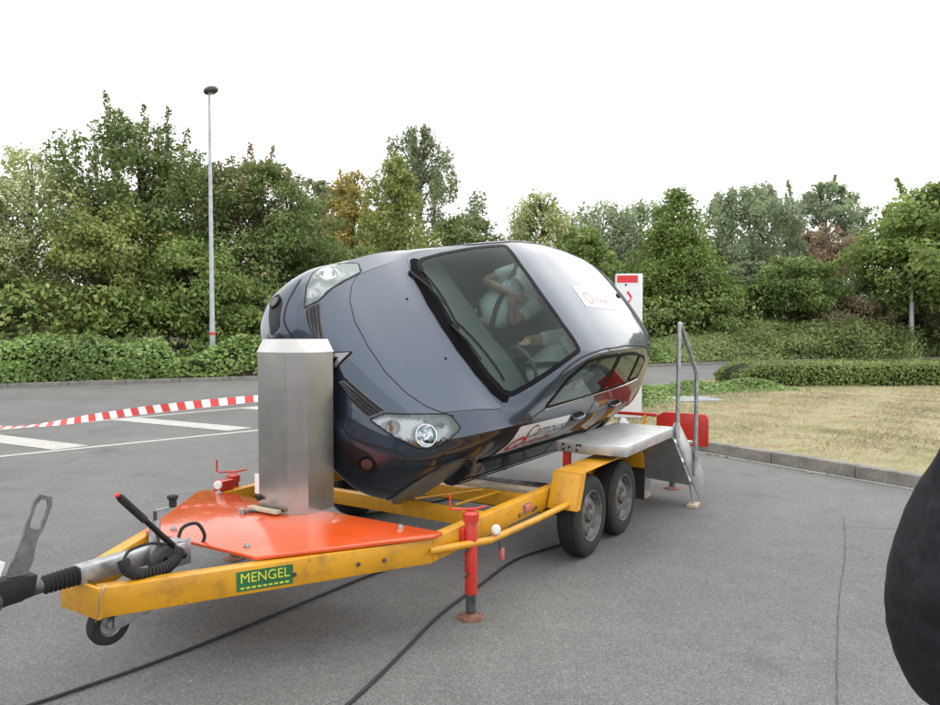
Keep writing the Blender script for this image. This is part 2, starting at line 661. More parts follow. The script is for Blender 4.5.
# a flat concrete cover let into the lawn
cv = MB()
cv.box((4.62, 15.0, .128), (.95, .85, .03), Matrix.Rotation(R(8), 3, 'Z'))
cvo = cv.build('concrete_cover', mottled('cover_concrete', [(.3, (.26, .28, .30)), (.7, (.36, .38, .40))], 3, 6), None, .008)
tag(cvo, 'pale grey flat concrete cover let into the dry lawn', 'cover')

# cables on the ground ---------------------------------------------------------
m_cable = mat('cable_rubber', (.012, .012, .012), .6, 0, .3, 30)
def cable(pts, r, label):
    P = smoothpath([(x, y, r + .002) for x, y in pts], 10)
    o = MB().tube(P, r, 8).build('power_cable', m_cable, smooth=80)
    tag(o, label, 'cable', 'cables lying on the asphalt')
cable([(-2.6, 2.4), (-1.83, 3.17), (-1.37, 3.71), (-.70, 4.68), (-.2, 5.3), (.35, 6.1), (.9, 7.3)], .0085, 'black cable running under the orange drawbar plate')
cable([(-.75, 2.6), (-.50, 3.17), (-.34, 3.6), (-.167, 4.09), (.06, 4.55), (.33, 5.07), (.70, 5.43), (1.1, 5.9)], .0085, 'black cable leading past the red front leg to the wheels')
cable([(-1.1, 6.1), (-.6, 6.5), (-.15, 6.9), (.25, 7.25), (.7, 7.2), (1.0, 6.7)], .008, 'thin black cable looping under the car')
# ================================================================== the car
TR_ORG = Vector((-1.71, 3.18, 0.0))
TR_ANG = R(58.0)
ROLL = R(52.0)
M_TR = Matrix.Translation(TR_ORG) @ Matrix.Rotation(TR_ANG, 4, 'Z')
AXIS_Y, AXIS_Z, AXIS_CAR = 0.14, 1.31, 0.47      # rotation shaft in the trailer frame, its height in the car
NOSE_U = 1.61
M_CAR = M_TR @ Matrix.Translation((NOSE_U, AXIS_Y, AXIS_Z)) @ Matrix.Rotation(ROLL, 4, 'X') @ Matrix.Translation((0, 0, -AXIS_CAR))

m_paint = mat('car_paint', (0.029, 0.044, 0.070), 0.38, 0.8, 0.06, 900.0, coat=1.0, detail=0)
m_black = mat('black_plastic', (0.009, 0.009, 0.010), 0.55, 0, 0.2, 40.0, spec=.3)
m_cowl = mat('cowl_plastic', (.004, .004, .0045), .85, 0, .2, 30.0, spec=.1)
m_seam = mat('shut_line', (0.004, 0.004, 0.005), 0.7, 0, 0.1)
m_gloss_black = mat('gloss_black', (0.004, 0.004, 0.005), 0.5, 0, 0.1, spec=.1)
m_inner = mat('interior_trim', (0.03, 0.033, 0.034), 0.75, 0, 0.2, 20.0)
m_dash = mat('dashboard_plastic', (0.045, 0.05, 0.05), 0.6, 0, 0.15, 60.0, bump=0.1, bscale=300)
m_seat = mat('seat_cloth', (0.035, 0.038, 0.042), 0.9, 0, 0.25, 40.0)
m_glass = glass_mat('windscreen_glass', (0.82, 0.95, 0.91), 1.52, 0.0, 0.5)
m_sglass = glass_mat('side_glass', (0.55, 0.61, 0.59), 1.52, 0.0, 1.2)
m_lens = glass_mat('lamp_lens', (0.93, 0.94, 0.95), 1.5, 0.0, 2.4)
m_chrome = mat('chrome', (0.75, 0.76, 0.78), 0.08, 1.0, 0.05)
m_badge = mat('badge_metal', (.22, .22, .23), .25, .9, .1)
m_silver = mat('lamp_reflector', (0.62, 0.63, 0.65), 0.42, 0.6, 0.03, 30.0)
m_amber = mat('amber_plastic', (0.75, 0.25, 0.04), 0.25, 0, 0.1)
m_foglens = mat('fog_lens', (.05, .038, .03), .15, 0, .2, 30.0)
m_redlamp = mat('red_lamp_plastic', (0.35, 0.01, 0.012), 0.12, 0, 0.15, 30.0, coat=0.5)
m_sign_white = mat('sign_film_white', (0.72, 0.72, 0.73), 0.35, 0, 0.05, 6.0)
m_sign_red = mat('sign_film_red', (0.62, 0.05, 0.06), 0.4, 0, 0.1)
m_sign_pink = mat('sign_film_glare_red', (.62, .22, .23), .4, 0, .1)  # roof sign red made paler: glare of the bright roof put into the colour
m_gslat = mat('grille_slat', (.05, .05, .052), .35, 0, .1)
m_sign_grey = mat('sign_film_grey', (0.16, 0.17, 0.18), 0.4, 0, 0.1)
m_arch = mat('arch_cover_sheet', (0.26, 0.26, 0.25), 0.35, 0.5, 0.3, 6.0, rvar=0.1)
m_under = mat('underbody', (0.02, 0.02, 0.02), 0.8, 0, 0.4, 10.0)

RINGS = [
 # j0 bottom, j1 bottom edge, j2 sill, j3 widest, j4 shoulder, j5 belt/fender, j6 rail/bonnet edge, j7, j8, j9 centre
 [(-.085,0,.44)]*10,
 [(-.07,0,.31),(-.05,.32,.31),(-.01,.50,.33),(-.015,.51,.44),(.0,.48,.54),(-.01,.41,.59),(-.03,.32,.61),(-.04,.24,.615),(-.05,.12,.62),(-.055,0,.625)],
 [(-.02,0,.215),(.02,.50,.21),(.12,.70,.235),(.11,.725,.44),(.14,.69,.585),(.14,.60,.66),(.10,.47,.69),(.075,.36,.698),(.05,.18,.705),(.04,0,.708)],
 [(.08,0,.175),(.13,.56,.17),(.29,.79,.205),(.27,.81,.44),(.31,.785,.63),(.31,.70,.733),(.26,.55,.772),(.225,.42,.778),(.19,.2,.785),(.18,0,.788)],
 [(.33,0,.17),(.37,.62,.165),(.51,.838,.205),(.50,.845,.47),(.53,.828,.665),(.52,.745,.79),(.46,.585,.835),(.43,.44,.843),(.40,.22,.853),(.39,0,.856)],
 [(.75,0,.18),(.76,.66,.175),(.80,.852,.215),(.80,.856,.52),(.80,.848,.73),(.80,.785,.868),(.74,.635,.912),(.70,.46,.924),(.66,.23,.934),(.65,0,.938)],
 [(1.0,0,.18),(1.0,.68,.175),(1.0,.848,.215),(1.0,.855,.54),(1.01,.850,.77),(1.01,.802,.905),(.96,.670,.955),(.88,.49,.975),(.82,.245,.989),(.80,0,.993)],
 [(1.12,0,.18),(1.12,.69,.175),(1.12,.849,.215),(1.12,.855,.54),(1.12,.852,.785),(1.11,.808,.92),(1.075,.705,.985),(.975,.505,1.025),(.905,.255,1.042),(.885,0,1.047)],
 [(1.4,0,.18),(1.4,.70,.175),(1.4,.850,.215),(1.4,.856,.55),(1.4,.854,.81),(1.4,.812,.94),(1.37,.660,1.160),(1.28,.495,1.198),(1.225,.25,1.216),(1.21,0,1.222)],
 [(1.65,0,.18),(1.65,.70,.175),(1.65,.850,.215),(1.65,.856,.55),(1.65,.855,.825),(1.65,.812,.952),(1.645,.620,1.302),(1.58,.475,1.345),(1.535,.24,1.367),(1.52,0,1.373)],
 [(1.88,0,.18),(1.88,.70,.175),(1.88,.850,.215),(1.88,.856,.56),(1.88,.856,.84),(1.88,.812,.965),(1.88,.592,1.388),(1.83,.462,1.426),(1.79,.235,1.446),(1.78,0,1.452)],
 [(2.15,0,.18),(2.15,.70,.175),(2.15,.850,.215),(2.15,.856,.56),(2.15,.856,.85),(2.15,.811,.975),(2.15,.584,1.422),(2.13,.452,1.459),(2.11,.23,1.476),(2.1,0,1.482)],
 [(2.6,0,.18),(2.6,.70,.175),(2.6,.850,.215),(2.6,.856,.57),(2.6,.855,.865),(2.6,.806,.995),(2.6,.572,1.426),(2.6,.44,1.463),(2.6,.225,1.481),(2.6,0,1.487)],
 [(3.0,0,.18),(3.0,.69,.185),(3.0,.848,.225),(3.0,.856,.58),(3.0,.850,.875),(3.0,.796,1.01),(3.0,.558,1.402),(3.02,.43,1.442),(3.03,.22,1.460),(3.03,0,1.466)],
 [(3.35,0,.20),(3.35,.67,.205),(3.36,.835,.25),(3.37,.848,.60),(3.38,.832,.89),(3.39,.772,1.03),(3.42,.535,1.358),(3.45,.41,1.398),(3.47,.21,1.416),(3.48,0,1.421)],
 [(3.62,0,.24),(3.60,.62,.245),(3.64,.785,.29),(3.67,.81,.60),(3.66,.785,.89),(3.64,.72,1.03),(3.64,.50,1.295),(3.67,.39,1.335),(3.69,.20,1.352),(3.70,0,1.357)],
 [(3.83,0,.32),(3.81,.54,.32),(3.84,.69,.36),(3.87,.72,.58),(3.82,.69,.86),(3.77,.615,.98),(3.72,.44,1.13),(3.735,.35,1.155),(3.75,.18,1.17),(3.755,0,1.175)],
 [(3.945,0,.42),(3.935,.36,.42),(3.93,.46,.45),(3.94,.48,.58),(3.90,.46,.76),(3.875,.41,.84),(3.86,.30,.90),(3.86,.23,.91),(3.865,.12,.92),(3.87,0,.92)],
 [(3.975,0,.57)]*10,
]

def _hermite(P, k):
    """resample rows of P (n,..,3) along axis 0, k steps per span, chord-length tangents (monotone-ish)"""
    n = P.shape[0]
    out = []
    seg = np.linalg.norm(np.diff(P, axis=0), axis=-1)
    h = np.maximum(seg, 1e-4)
    d = np.diff(P, axis=0) / h[..., None]
    T = np.zeros_like(P)
    T[0], T[-1] = d[0], d[-1]
    for i in range(1, n - 1):
        w = h[i][..., None] / (h[i - 1] + h[i])[..., None]
        T[i] = d[i - 1] * w + d[i] * (1 - w)
    for i in range(n - 1):
        for s in range(k):
            t = s / k
            h00, h10, h01, h11 = 2*t**3-3*t**2+1, t**3-2*t**2+t, -2*t**3+3*t**2, t**3-t**2
            out.append(h00*P[i] + h10*h[i][..., None]*T[i] + h01*P[i+1] + h11*h[i][..., None]*T[i+1])
    out.append(P[-1])
    return np.array(out)

KS, KC = 9, 7
_P = np.array(RINGS, float)                                     # (ring, 10, 3)
# extra lines that keep the belt and the roof rail crisp
_rail = np.clip((np.arange(len(RINGS)) - 5) / 3.0, 0, 1)[:, None]
_bow = np.array([0, 0.012, 0.006])
def _mid(a, b, t): return _P[:, a] * (1 - t) + _P[:, b] * t
_P = np.stack([_P[:, 0], _P[:, 1], _P[:, 2], _P[:, 3], _P[:, 4],
               _mid(4, 5, .93), _P[:, 5], _mid(5, 6, .05) + _bow * _rail * 0.1, _mid(5, 6, .5) + _bow * _rail * 1.2, _mid(5, 6, .96) + _bow * _rail * 0.3,
               _P[:, 6], _mid(6, 7, .10) + np.array([0, 0, .002]) * _rail, _P[:, 7], _P[:, 8], _P[:, 9]], axis=1)
_full = np.concatenate([_P, (_P * np.array([1, -1, 1]))[:, -2:0:-1]], axis=1)   # closed loop
_long = _hermite(_full, KS)                                     # along the car
_loop = np.concatenate([_long[:, -2:], _long, _long[:, :3]], axis=1)
_dense = _hermite(np.swapaxes(_loop, 0, 1), KC)
_nl = _full.shape[1]
_dense = np.swapaxes(_dense[2 * KC:(2 + _nl) * KC], 0, 1)         # (stations, loop, 3)
_x, _y = _dense[..., 0], _dense[..., 1]
_dense[..., 0] = _x + np.maximum(0, 0.0 - _x) * np.exp(-(_y / 0.36) ** 4)     # nose set back round the shaft
NS, NL = _dense.shape[:2]
bv = [tuple(p) for p in _dense.reshape(-1, 3)]
bf = []
for i in range(NS - 1):
    for j in range(NL):
        a, b = i * NL + j, i * NL + (j + 1) % NL
        bf.append((a, b, b + NL, a + NL))
_bm = bmesh.new()
_vs = [_bm.verts.new(p) for p in bv]
for f in bf:
    try: _bm.faces.new([_vs[i] for i in f])
    except ValueError: pass
bmesh.ops.remove_doubles(_bm, verts=_bm.verts, dist=0.0004)
bmesh.ops.recalc_face_normals(_bm, faces=_bm.faces)
_bm.normal_update()
_bm.faces.ensure_lookup_table()
BVH = BVHTree.FromBMesh(_bm)

def smooth_normal(fi, p):
    f = _bm.faces[fi]
    n = Vector((0, 0, 0))
    for v in f.verts:
        n += v.normal / ((v.co - p).length + 1e-4)
    return n.normalized()


def proj(p, d):
    """drop p along direction d onto the outer body skin"""
    d = Vector(d).normalized()
    p = Vector(p)
    hit = BVH.ray_cast(p - d * 4.0, d)
    if hit[0] is None:
        hit = BVH.find_nearest(p)
    return hit[0], smooth_normal(hit[2], hit[0])

def in_poly(x, y, poly):
    c = False
    n = len(poly)
    j = n - 1
    for i in range(n):
        xi, yi = poly[i]
        xj, yj = poly[j]
        if (yi > y) != (yj > y) and x < (xj - xi) * (y - yi) / (yj - yi) + xi:
            c = not c
        j = i
    return c

def rounded(poly, r=0.03, n=4):
    """round the corners of a 2D polygon"""
    out = []
    m = len(poly)
    for i in range(m):
        p, a, b = Vector(poly[i]), Vector(poly[i - 1]), Vector(poly[(i + 1) % m])
        da, db = (a - p), (b - p)
        ra = min(r, da.length * 0.45)
        rb = min(r, db.length * 0.45)
        s, e = p + da.normalized() * ra, p + db.normalized() * rb
        for k in range(n + 1):
            t = k / n
            out.append(tuple((1 - t) ** 2 * s + 2 * t * (1 - t) * p + t * t * e))
    return out

def offset_poly(poly, d):
    """grow (d>0) or shrink a CCW or CW polygon by d"""
    m = len(poly)
    area = sum(poly[i][0] * poly[(i + 1) % m][1] - poly[(i + 1) % m][0] * poly[i][1] for i in range(m))
    sg = 1 if area > 0 else -1
    out = []
    for i in range(m):
        p, a, b = Vector(poly[i]), Vector(poly[i - 1]), Vector(poly[(i + 1) % m])
        e1, e2 = (p - a), (b - p)
        if e1.length < 1e-7 or e2.length < 1e-7:
            out.append(tuple(p)); continue
        e1.normalize(); e2.normalize()
        nrm = Vector((e1.y + e2.y, -(e1.x + e2.x))) * sg
        if nrm.length < 1e-6:
            nrm = Vector((e1.y, -e1.x)) * sg
        nrm.normalize()
        c = max(0.35, nrm.dot(Vector((e1.y, -e1.x)) * sg))
        out.append(tuple(p + nrm * (d / c)))
    return out

class Plane2:
    """2D working plane: origin o, axes ex, ey; surface found along d"""
    def __init__(self, o, ex, ey, d):
        self.o, self.ex, self.ey, self.d = Vector(o), Vector(ex).normalized(), Vector(ey).normalized(), Vector(d).normalized()
    def p3(self, q): return self.o + self.ex * q[0] + self.ey * q[1]
    def on(self, q, off=0.0):
        p, n = proj(self.p3(q), self.d)
        return p + n * off

TOP = Plane2((0, 0, 2), (1, 0, 0), (0, 1, 0), (0, 0, -1))
LEFT = Plane2((0, -2, 0), (1, 0, 0), (0, 0, 1), (0, 1, 0))
RIGHT = Plane2((0, 2, 0), (1, 0, 0), (0, 0, 1), (0, -1, 0))
FRONT = Plane2((-1, 0, 0), (0, 1, 0), (0, 0, 1), (1, 0, 0))
REAR = Plane2((5, 0, 0), (0, 1, 0), (0, 0, 1), (-1, 0, 0))
UNDER = Plane2((0, 0, -1), (1, 0, 0), (0, 1, 0), (0, 0, 1))

def patch(pl, poly, off, name, m, parent, cell=0.03, hole=None, thick=0.0, smooth=60):
    """skin patch: a 2D outline (optionally with a hole) gridded and laid on the body at height off"""
    bm = bmesh.new()
    vs = [bm.verts.new((x, y, 0)) for x, y in poly]
    if hole:
        hv = [bm.verts.new((x, y, 0)) for x, y in hole]
        n, k = len(vs), len(hv)
        es = [bm.edges.new((vs[i], vs[(i + 1) % n])) for i in range(n)]
        es += [bm.edges.new((hv[i], hv[(i + 1) % k])) for i in range(k)]
        bmesh.ops.triangle_fill(bm, use_beauty=True, use_dissolve=False, edges=es)
    else:
        n = len(vs)
        es = [bm.edges.new((vs[i], vs[(i + 1) % n])) for i in range(n)]
        bmesh.ops.triangle_fill(bm, use_beauty=True, use_dissolve=False, edges=es)
    xs = [p[0] for p in poly]; ys = [p[1] for p in poly]
    x = math.floor(min(xs) / cell) * cell + cell
    while x < max(xs):
        bmesh.ops.bisect_plane(bm, geom=bm.verts[:] + bm.edges[:] + bm.faces[:], plane_co=(x, 0, 0), plane_no=(1, 0, 0), dist=1e-6)
        x += cell
    y = math.floor(min(ys) / cell) * cell + cell
    while y < max(ys):
        bmesh.ops.bisect_plane(bm, geom=bm.verts[:] + bm.edges[:] + bm.faces[:], plane_co=(0, y, 0), plane_no=(0, 1, 0), dist=1e-6)
        y += cell
    bmesh.ops.remove_doubles(bm, verts=bm.verts, dist=1e-5)
    bmesh.ops.dissolve_degenerate(bm, edges=bm.edges, dist=1e-5)
    nl_ = bm.verts.layers.float_vector.new('bn')
    for v in bm.verts:
        p, n = proj(pl.p3((v.co.x, v.co.y)), pl.d)
        v.co = p + n * off
        v[nl_] = n
    bmesh.ops.recalc_face_normals(bm, faces=bm.faces)
    s = sum(f.normal.dot(pl.d) * f.calc_area() for f in bm.faces)
    if s > 0:
        bmesh.ops.reverse_faces(bm, faces=bm.faces)
    if thick > 0:                     # turn the rim down towards the skin
        ed = [e for e in bm.edges if e.is_boundary]
        ret = bmesh.ops.extrude_edge_only(bm, edges=ed)
        for v in ret['geom']:
            if isinstance(v, bmesh.types.BMVert):
                v.co = v.co - Vector(v[nl_]) * thick
    bm.verts.ensure_lookup_table()
    N = [tuple(v[nl_]) for v in bm.verts]
    me = bpy.data.meshes.new(name)
    bm.to_mesh(me)
    bm.free()
    o = link_mesh(name, me, m, parent, 180)
    me.normals_split_custom_set_from_vertices(N)
    return o

def ribbon(pl, pts, width, off, name, m, parent, closed=False, n=6, smoothp=True, lift=0.0):
    """narrow strip laid on the body along a 2D polyline"""
    P = [Vector((p[0], p[1], 0)) for p in pts]
    if smoothp:
        P = smoothpath(P + ([P[0]] if closed else []), n)
    else:
        Q = []
        for i in range(len(P) - 1):
            for k in range(n): Q.append(P[i].lerp(P[i + 1], k / n))
        P = Q + [P[-1]]
    vs, fs = [], []
    S = [pl.on((p.x, p.y), 0) for p in P]
    N = [proj(pl.p3((p.x, p.y)), pl.d)[1] for p in P]
    for i, p in enumerate(S):
        d = S[min(i + 1, len(S) - 1)] - S[max(i - 1, 0)]
        s = d.cross(N[i]).normalized()
        vs += [p + s * (width / 2) + N[i] * off, p + N[i] * (off + lift), p - s * (width / 2) + N[i] * off]
    for i in range(len(S) - 1):
        a = i * 3
        fs += [(a, a + 1, a + 4, a + 3), (a + 1, a + 2, a + 5, a + 4)]
    me = bpy.data.meshes.new(name)
    me.from_pydata([tuple(v) for v in vs], [], fs)
    bm = bmesh.new(); bm.from_mesh(me)
    bmesh.ops.recalc_face_normals(bm, faces=bm.faces)
    if sum(f.normal.dot(pl.d) for f in bm.faces) > 0:
        bmesh.ops.reverse_faces(bm, faces=bm.faces)
    bm.to_mesh(me); bm.free()
    return link_mesh(name, me, m, parent, 60)

# outlines -----------------------------------------------------------
# windscreen seen from above (x back, y right)
def sym(h):
    return h + [(x, -y) for x, y in h[::-1] if abs(y) > 1e-6]
WS = rounded(sym([(.852, 0), (.872, -.25), (.92, -.45), (1.0, -.60), (1.07, -.637), (1.215, -.628), (1.38, -.607), (1.58, -.572), (1.755, -.537), (1.695, -.3), (1.67, 0)]), 0.035, 3)
WS_IN = offset_poly(WS, -0.034)
COWL = [(.806, 0), (.818, -.2), (.862, -.40), (.93, -.56), (.995, -.645), (1.03, -.655), (1.05, -.63), (1.0, -.585), (.925, -.45), (.88, -.25), (.864, 0),
        (.88, .25), (.925, .45), (1.0, .585), (1.05, .63), (1.03, .655), (.995, .645), (.93, .56), (.862, .40), (.818, .2)]
BONNET = rounded(sym([(.205, 0), (.222, -.2), (.285, -.37), (.375, -.49), (.475, -.572), (.60, -.60), (.76, -.632), (.94, -.672), (.985, -.672), (.92, -.565), (.85, -.40), (.806, -.2), (.794, 0)]), 0.02, 2)
# side glass seen from the side (x, z)
W_FRONT = rounded([(1.42, 1.03), (1.60, 1.225), (1.83, 1.352), (2.05, 1.385), (2.40, 1.392), (2.31, 1.09)], 0.03, 3)
W_REAR = rounded([(2.375, 1.096), (2.475, 1.392), (2.75, 1.382), (3.00, 1.358), (2.93, 1.127)], 0.03, 3)
W_QUART = rounded([(2.985, 1.14), (3.06, 1.345), (3.20, 1.322), (3.28, 1.285), (3.20, 1.15)], 0.03, 3)
R_WIN = rounded([(-.46, 1.08), (.46, 1.08), (.40, 1.29), (-.40, 1.29)], 0.05, 3)
ARCH_R = 0.34
AXLE_F, AXLE_R, AXLE_Z = 0.685, 3.265, 0.31
# headlamp plane: from the front corner, above
def lamp_plane(s):
    d = Vector((.60, -s * .42, -.68)).normalized()
    ex = Vector((0, 0, 1)).cross(d).normalized() * -1
    ey = ex.cross(d).normalized()
    if ey.z < 0: ey = -ey
    return Plane2(Vector((.3, s * .6, .72)), ex, ey, d)
LAMP3 = [(.035, .433, .641), (.115, .441, .708), (.21, .493, .757), (.335, .54, .802), (.518, .596, .852), (.585, .70, .832),
         (.474, .74, .776), (.351, .753, .711), (.257, .713, .683), (.136, .59, .661)]
def lamp_poly(s):
    pl = lamp_plane(s)
    out = []
    for x, y, z in LAMP3:
        q = Vector((x, s * y, z)) - pl.o
        out.append((q.dot(pl.ex), q.dot(pl.ey)))
    return pl, rounded(out, 0.02, 2)
LAMPS = {s: lamp_poly(s) for s in (-1, 1)}

def cut_body(bm):
    kill = []
    ws, wr = offset_poly(WS, -.014), offset_poly(R_WIN, -.02)
    side = [offset_poly(w, -.010) for w in (W_FRONT, W_REAR, W_QUART)]
    lam = {s: offset_poly(p, -.008) for s, (pl, p) in LAMPS.items()}
    for f in bm.faces:
        c = f.calc_center_median()
        n = f.normal
        if n.z > 0.2 and c.z > .9 and in_poly(c.x, c.y, ws): kill.append(f); continue
        if abs(c.y) > .45 and c.z > .9 and n.z < .75 and any(in_poly(c.x, c.z, w) for w in side): kill.append(f); continue
        if c.x > 3.3 and c.z > 1.0 and in_poly(c.y, c.z, wr): kill.append(f); continue
        if c.x < .7 and c.z > .6 and abs(c.y) > .4:
            s = 1 if c.y > 0 else -1
            pl = LAMPS[s][0]
            q = c - pl.o
            if n.dot(pl.d) < 0 and in_poly(q.dot(pl.ex), q.dot(pl.ey), lam[s]): kill.append(f)
    bmesh.ops.delete(bm, geom=kill, context='FACES')

car = empty('car')
car.matrix_world = M_CAR
tag(car, 'dark blue-grey hatchback rolled on its side in the rollover rig', 'car')

# body shell: arches cut out, glass and lamp openings removed, dark inner skin
_me = bpy.data.meshes.new('body')
_bm.to_mesh(_me)
_tmp = bpy.data.objects.new('tmp_body', _me)
COL.objects.link(_tmp)
_cut = MB()
for ax in (AXLE_F, AXLE_R):
    for s in (-1, 1):
        _cut.cyl((ax, s * .60, AXLE_Z), (ax, s * 1.1, AXLE_Z), ARCH_R, 56)
_co = _cut.build('tmp_cut', m_under, None, smooth=30)
_md = _tmp.modifiers.new('b', 'BOOLEAN')
_md.operation = 'DIFFERENCE'
_md.solver = 'EXACT'
_md.object = _co
_dg = bpy.context.evaluated_depsgraph_get()
_me2 = bpy.data.meshes.new_from_object(_tmp.evaluated_get(_dg))
bpy.data.objects.remove(_tmp)
bpy.data.objects.remove(_co)
_b2 = bmesh.new()
_b2.from_mesh(_me2)
cut_body(_b2)
for f in _b2.faces:
    c = f.calc_center_median()
    well = abs(abs(c.y) - .60) < .002 or (abs(c.y) > .60 and min(abs(math.hypot(c.x - ax, c.z - AXLE_Z) - ARCH_R) for ax in (AXLE_F, AXLE_R)) < .004 and len(f.verts) == 4 and f.calc_area() > .002)
    f.material_index = 1 if (well or (f.normal.z < -.8 and c.z < .3)) else 0
_b2.to_mesh(_me2)
_b2.free()
_me2.materials.clear()
body = link_mesh('body', _me2, [m_paint, m_under, m_inner], car, 38)
_so = body.modifiers.new('inner_skin', 'SOLIDIFY')
_so.thickness = 0.012
_so.offset = -1
_so.material_offset = 2
_so.material_offset_rim = 2
_so.use_rim = True

SIDES = ((-1, LEFT), (1, RIGHT))
patch(TOP, BONNET, 0.004, 'bonnet', m_paint, car, 0.04, thick=0.006)
ribbon(TOP, offset_poly(BONNET, 0.003), 0.0042, 0.0012, 'shut_line', m_seam, bpy.data.objects['bonnet'], closed=True, n=2)
for y in (-.23, .29):
    b_, n_ = proj((.70, y, 2), (0, 0, -1))
    MB().lathe([(0.001, .012), (.008, .010), (.011, .004), (.012, -.004)], b_, n_, 12).build('washer_jet', m_black, car)
patch(TOP, COWL, 0.006, 'cowl', m_cowl, car, 0.04, thick=0.012)
ws = patch(TOP, offset_poly(WS, -.006), 0.003, 'windscreen', m_glass, car, 0.05)
patch(TOP, WS, 0.005, 'border', m_gloss_black, ws, 0.05, hole=WS_IN, thick=0.006)

def inner_edge(poly, d): return offset_poly(poly, -d)
for s, pl in SIDES:
    for nm, w in (('side_window', W_FRONT), ('side_window', W_REAR), ('quarter_window', W_QUART)):
        g = patch(pl, w, 0.003, nm, m_sglass, car, 0.05)
        patch(pl, offset_poly(w, .012), 0.005, 'seal', m_gloss_black, g, 0.05, hole=offset_poly(w, -.010), thick=0.006)
    # blacked-out pillars between the panes
    patch(pl, [(2.322, 1.085), (2.365, 1.085), (2.468, 1.398), (2.418, 1.398)], 0.0025, 'pillar_trim', m_gloss_black, car, 0.05)
    # doors: skins standing proud with a dark joint round them
    fd = rounded([(1.22, .34), (1.13, .60), (1.15, .86), (1.30, .965), (1.42, 1.012), (2.30, 1.072), (2.335, .9), (2.30, .34)], 0.05, 3)
    rd = rounded([(2.325, .34), (2.36, .9), (2.35, 1.075), (2.94, 1.112), (3.12, .98), (3.05, .74), (2.93, .52), (2.88, .34)], 0.05, 3)
    for q in (fd, rd):
        d_ = patch(pl, q, 0.004, 'door', m_paint, car, 0.06, thick=0.006)
        ribbon(pl, offset_poly(q, .003), 0.0055, 0.0012, 'shut_line', m_seam, d_, closed=True, n=2)
        x1 = 2.03 if q is fd else 2.80
        zc = .888 if q is fd else .925
        hb = MB()
        hp = [pl.on((x, zc + .006 * k), o_) for k, (x, o_) in enumerate(((x1, .006), (x1 + .02, .034), (x1 + .09, .038), (x1 + .16, .034), (x1 + .185, .006)))]
        hb.tube(smoothpath(hp, 4), .013, 8)
        hb.build('handle', m_paint, d_)
        patch(pl, rounded([(x1 + .01, zc - .035), (x1 + .165, zc - .03), (x1 + .165, zc + .045), (x1 + .01, zc + .04)], .03, 4), 0.0055, 'handle_cup', m_black, d_, 0.05)
    ribbon(pl, [(1.42, 1.012), (2.1, 1.068), (2.95, 1.110), (3.24, 1.135)], .009, .006, 'belt_trim', m_chrome, car, lift=.003)
    ribbon(pl, [(1.05, .525), (1.3, .525), (2.0, .53), (2.85, .54)], .062, .006, 'rubbing_strip', m_black, car, lift=.012)
    ribbon(pl, [(1.06, .27), (1.6, .262), (2.3, .262), (2.88, .28)], .07, .005, 'sill', m_black, car, lift=.010)
    ribbon(pl, [(1.29, 1.065), (1.45, 1.20), (1.62, 1.305), (1.85, 1.392), (2.15, 1.432), (2.6, 1.436), (3.0, 1.412), (3.36, 1.37), (3.6, 1.31)], .013, .003, 'roof_strip', m_black, car, lift=.004)
    # wheel arches: sheet covers where the wheels have been taken off
    for ax in (AXLE_F, AXLE_R):
        a_ = MB()
        a_.lathe([(.001, .006), (.20, .004), (.270, 0), (.285, -.008), (.285, -.03)], (ax, s * .828, AXLE_Z + .01), (0, s, 0), 48)
        ac = a_.build('arch_cover', m_arch, car)
        ribbon(pl, [(ax + (ARCH_R + .012) * math.cos(t), AXLE_Z + (ARCH_R + .012) * math.sin(t)) for t in np.linspace(-.30, PI + .30, 40)], .03, .001, 'arch_lip', m_paint, car, n=1, lift=.010)

